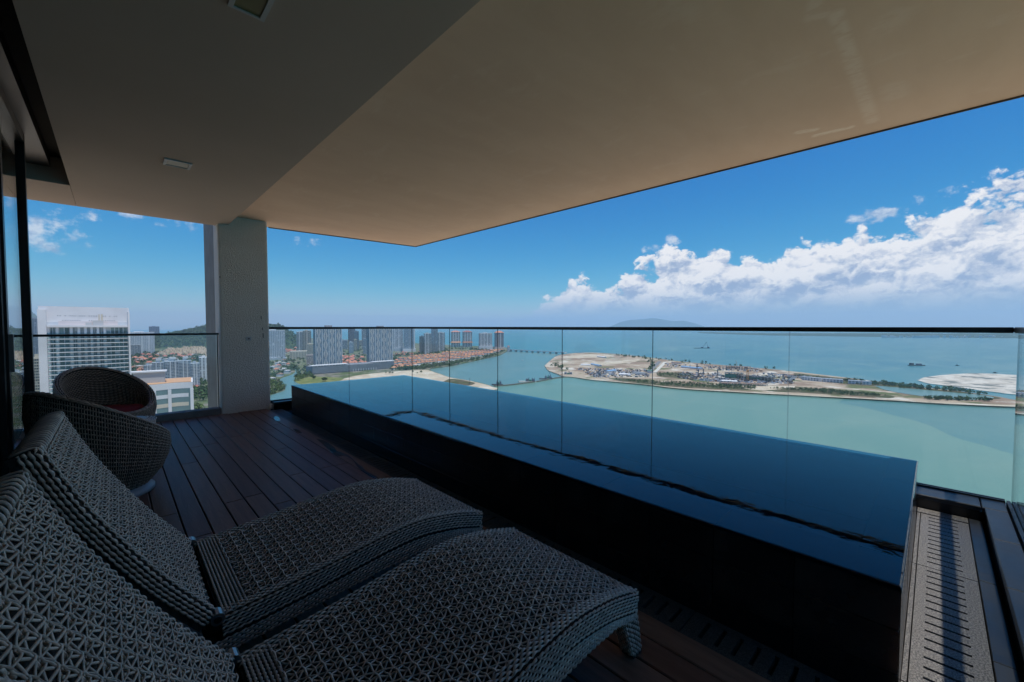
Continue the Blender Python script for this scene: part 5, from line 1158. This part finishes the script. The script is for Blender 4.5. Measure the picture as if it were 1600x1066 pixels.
p = at(734, 603, SEA_Z); tag(MB().tube([(p[0], p[1], SEA_Z), tuple(p + np.array([0, 0, 18]))], [.55, .35], 5).box(p[0] - 3, p[0] + 3, p[1] - 3, p[1] + 3, SEA_Z + 3, SEA_Z + 4.5).build('marker_pole', DARKS, loc=tuple(p)), 'thin dark pole at the tip of the sand spit', 'pole')
for (px_, py_, lb) in ((816, 563.5, 'tiny white boat in the lagoon'), (1454, 631, 'small dark boat at the near shore of the island'), (1496, 571.5, 'tiny boat right of the dredger'), (1555, 583, 'small dark boat above the sandbank')):
    p = at(px_, py_, SEA_Z); t = thing('small_boat', lb, 'boat', tuple(p)); L = 9 if px_ < 1000 else 12
    q = MB(); q.prism([tuple(p[:2] + Rv[:2] * a * L + FH[:2] * b * L) for a, b in ((-.5, -.12), (.3, -.14), (.55, 0), (.3, .14), (-.5, .12))], SEA_Z - .3, SEA_Z + 1.3); q.build('hull', WHITE if px_ < 1000 else DARKS, t)
    seg_box(MB(), p - Rv * L * .3, p + Rv * L * .1, 2, SEA_Z + 1.32, SEA_Z + 3).build('cabin', WHITE if px_ < 1000 else DARKS, t)
# island buildings under construction
IZ = LAND_Z - .5
def site_block(x0, x1, yb, h, label, dark, nfl_):
    a, b = at(x0, yb[0], IZ), at(x1, yb[1], IZ); t = thing('unfinished_building', label, 'building', tuple((a + b) / 2)); d_ = (b - a) / np.linalg.norm(b - a); n_ = np.array([-d_[1], d_[0], 0])
    if n_ @ FH < 0: n_ = -n_
    L = np.linalg.norm(b - a); 
    for k in range(nfl_ + 1):
        seg_box(MB(), a + n_ * 10, b + n_ * 10, 20, IZ + k * h / nfl_, IZ + k * h / nfl_ + .6).build('floor_slab', dark if k else PALEC, t)
    q = MB()
    for i in range(int(L / 7) + 1):
        for e in (1, 10, 19): c_ = a + d_ * min(i * 7, L - .5) + n_ * e; q.box(c_[0] - .5, c_[0] + .5, c_[1] - .5, c_[1] + .5, IZ, IZ + h + random.uniform(0, 3))
    q.build('columns', PALEC, t, kind='stuff')
    if nfl_ > 2: seg_box(MB(), a - n_ * .4, a + d_ * L * .6 - n_ * .4, .4, IZ + 5, IZ + h - 2).build('scaffold_net', GREENN, t)
    return t
site_block(1133, 1162, (592.5, 594), 15, 'dark unfinished block with scaffold on the island', DARKS, 4); site_block(1163, 1206, (594, 597.5), 10, 'lower unfinished block right of the orange crane', DARKS, 3)
site_block(1134, 1172, (577, 579), 9, 'far unfinished block on the seaward island shore', BROWNR, 2); site_block(1128, 1200, (602, 604), 4, 'row of low foundations in front of the unfinished blocks', BROWNR, 1)
def crane(px_, py_, h_, label, m, jib=18, mast=1.6):
    p = at(px_, py_, IZ); t = thing('tower_crane', label, 'crane', tuple(p)); z1 = IZ + h_
    q = MB(); 
    for sx in (-1, 1):
        for sy in (-1, 1): q.tube([(p[0] + sx * mast / 2, p[1] + sy * mast / 2, IZ), (p[0] + sx * mast / 2, p[1] + sy * mast / 2, z1)], .3, 4)
    for k in range(int(h_ / 3)): 
        z = IZ + 3 * k; q.tube([(p[0] - mast / 2, p[1] - mast / 2, z), (p[0] + mast / 2, p[1] + mast / 2, z + 3)], .2, 4); q.tube([(p[0] + mast / 2, p[1] - mast / 2, z), (p[0] - mast / 2, p[1] + mast / 2, z + 3)], .2, 4)
    q.build('mast', m, t)
    MB().tube([tuple(np.array([p[0], p[1], z1]) - Rv * jib * .4), (p[0], p[1], z1 + .6), tuple(np.array([p[0], p[1], z1 + 1.5]) + Rv * jib)], [.7, .8, .4], 5).build('jib', m, t); MB().box(p[0] - 1.4, p[0] + 1.4, p[1] - 1.4, p[1] + 1.4, z1 - 3, z1 - .8).build('cab', m, t)
crane(1168, 596, 26, 'thick orange tower crane above the building site', ORANGE, 6, 3.4)
for (px_, py_, h_, lb) in ((1091, 590, 20, 'dark piling rig at the left of the building site'), (1099, 586, 15, 'second piling rig from the left of the building site'), (1121, 589, 17, 'dark piling rig nearest the unfinished block'), (1089, 580, 20, 'thin piling rig standing behind the others')): crane(px_, py_, h_, lb, STEELD, 3, 1.4)
p = at(1151.5, 577, IZ); tag(MB().tube([(p[0], p[1], IZ), tuple(p + np.array([0, 0, 14])), tuple(p + np.array([0, 0, 27]) - Rv * 4.5)], [.8, .6, .4], 5).build('crawler_crane', ORANGE, loc=tuple(p)), 'slender crawler crane jib on the seaward shore', 'crane')
def shed(x0, x1, y0, y1, h_, label, rm, name='site_shed', wd=10):
    a, b = at(x0, y0, IZ), at(x1, y1, IZ); t = thing(name, label, 'shed', tuple((a + b) / 2)); seg_box(MB(), a, b, wd, IZ, IZ + h_).build('wall', WHITE, t)
    d_ = (b - a) / np.linalg.norm(b - a); n_ = np.array([-d_[1], d_[0], 0]) * (wd / 2 + .7); e = d_ * 1.0
    q = MB(); z = np.array([0, 0, 1.0]); v = [a - e - n_ + z * (h_ + .05), b + e - n_ + z * (h_ + .05), b + e + n_ + z * (h_ + .05), a - e + n_ + z * (h_ + .05), a - e + z * (h_ + 2), b + e + z * (h_ + 2)]
    q.add(np.array(v), [(0, 1, 5, 4), (2, 3, 4, 5), (1, 2, 5), (3, 0, 4), (3, 2, 1, 0)]); q.build('roof', rm, t)
shed(1065, 1096, 574.5, 577.5, 4, 'long shed with pale blue roof on the island', CANOPYB); shed(925, 938, 570.5, 573, 4, 'blue-roofed shed in the middle of the sandy island', CANOPYB); shed(908, 922, 571, 571.5, 3, 'long pale tent left of the blue-roofed shed', WHITE)
shed(947, 960, 582.5, 581, 5, 'blue and white site office near the near shore', CANOPYB, wd=16); shed(992, 1008, 584.5, 586, 5, 'low dark-roofed site office on the island', DGREY, wd=14); shed(1012, 1020, 583, 583.5, 7, 'boxy green site building beside the road', GREENN, wd=10)
shed(934, 946, 558, 559.5, 4, 'small white depot on the far side of the island', WHITE); shed(1128, 1142, 597, 597.7, 3.5, 'white site cabins in front of the unfinished block', WHITE); shed(1143, 1151, 597.9, 598.2, 3.5, 'white site cabins, right-hand row', WHITE)
shed(1050, 1064, 567.5, 568.5, 3, 'row of dark containers behind the pale blue shed', BROWNR); shed(968, 985, 586.5, 587.5, 4, 'white-roofed workshop between two site offices', WHITE, wd=12)
for i, (a, b, ya, yb) in enumerate(((1254, 1285, 593.5, 596.5), (1286, 1317, 596.6, 598.6), (1325, 1345, 599.5, 600.8), (1346, 1360, 600.9, 601.4))):
    A, Bq = at(a, ya, IZ), at(b, yb, IZ); t = thing('row_building', ['white terrace row under construction, leftmost on the island', 'white terrace row under construction, second from left', 'white terrace row under construction, third from left', 'short white terrace row at the right end'][i], 'building', tuple((A + Bq) / 2), 'white terrace rows on the island')
    seg_box(MB(), A, Bq, 10, IZ, IZ + 7.5).build('wall', WHITE, t); L = np.linalg.norm(Bq - A); d_ = (Bq - A) / L; n_ = np.array([-d_[1], d_[0], 0]); n_ = -n_ if n_ @ FH > 0 else n_; q = MB()
    for k in range(int(L / 6)):
        for zz in (1, 4.4): s_ = A + d_ * (k * 6 + 1.2) + n_ * 5.06; seg_box(q, s_, s_ + d_ * 3.6, .1, IZ + zz, IZ + zz + 2.2)
    q.build('windows', GLZB, t, kind='stuff'); seg_box(MB(), A, Bq, 11, IZ + 7.52, IZ + 8.2).build('roof', BLUEG, t)
# stubs of piles and materials scattered on the site: too many and small to count
q = MB()
for (x_, y_) in inpoly([(1060, 582), (1130, 584), (1240, 592), (1240, 600), (1130, 599), (1060, 592)], 620) + inpoly([(900, 576), (1010, 578), (1015, 590), (930, 590)], 420) + inpoly([(1190, 583), (1300, 592), (1300, 595), (1200, 590)], 160) + inpoly([(1040, 568), (1190, 576), (1190, 582), (1040, 574)], 160):
    p = at(x_, y_, IZ); a, h_ = random.uniform(.5, 1.6), random.uniform(1, 4); b = a * random.uniform(.6, 3.2); q.box(p[0] - a, p[0] + a, p[1] - b, p[1] + b, IZ, IZ + h_, random.randint(0, 5))
o = q.build('site_material', [PALEC, DARKS, BROWNR, BLUEG, WHITE, STEELD]); o['kind'] = 'stuff'; o['label'] = 'scattered piles and building material on the island'; o['category'] = 'rubble'
# far shore town
q = MB()
for k in range(70):
    x_ = random.uniform(1380, 1590); p = at(x_, 527.5 + random.uniform(0, .8), SEA_Z); L = random.uniform(6, 18); h_ = random.uniform(8, 30); q.box(p[0] - L, p[0] + L, p[1] - L, p[1] + L, SEA_Z, SEA_Z + h_)
o = q.build('far_shore_town', WHITE); o['kind'] = 'stuff'; o['label'] = 'pale specks of a town on the far shore at right'; o['category'] = 'town'
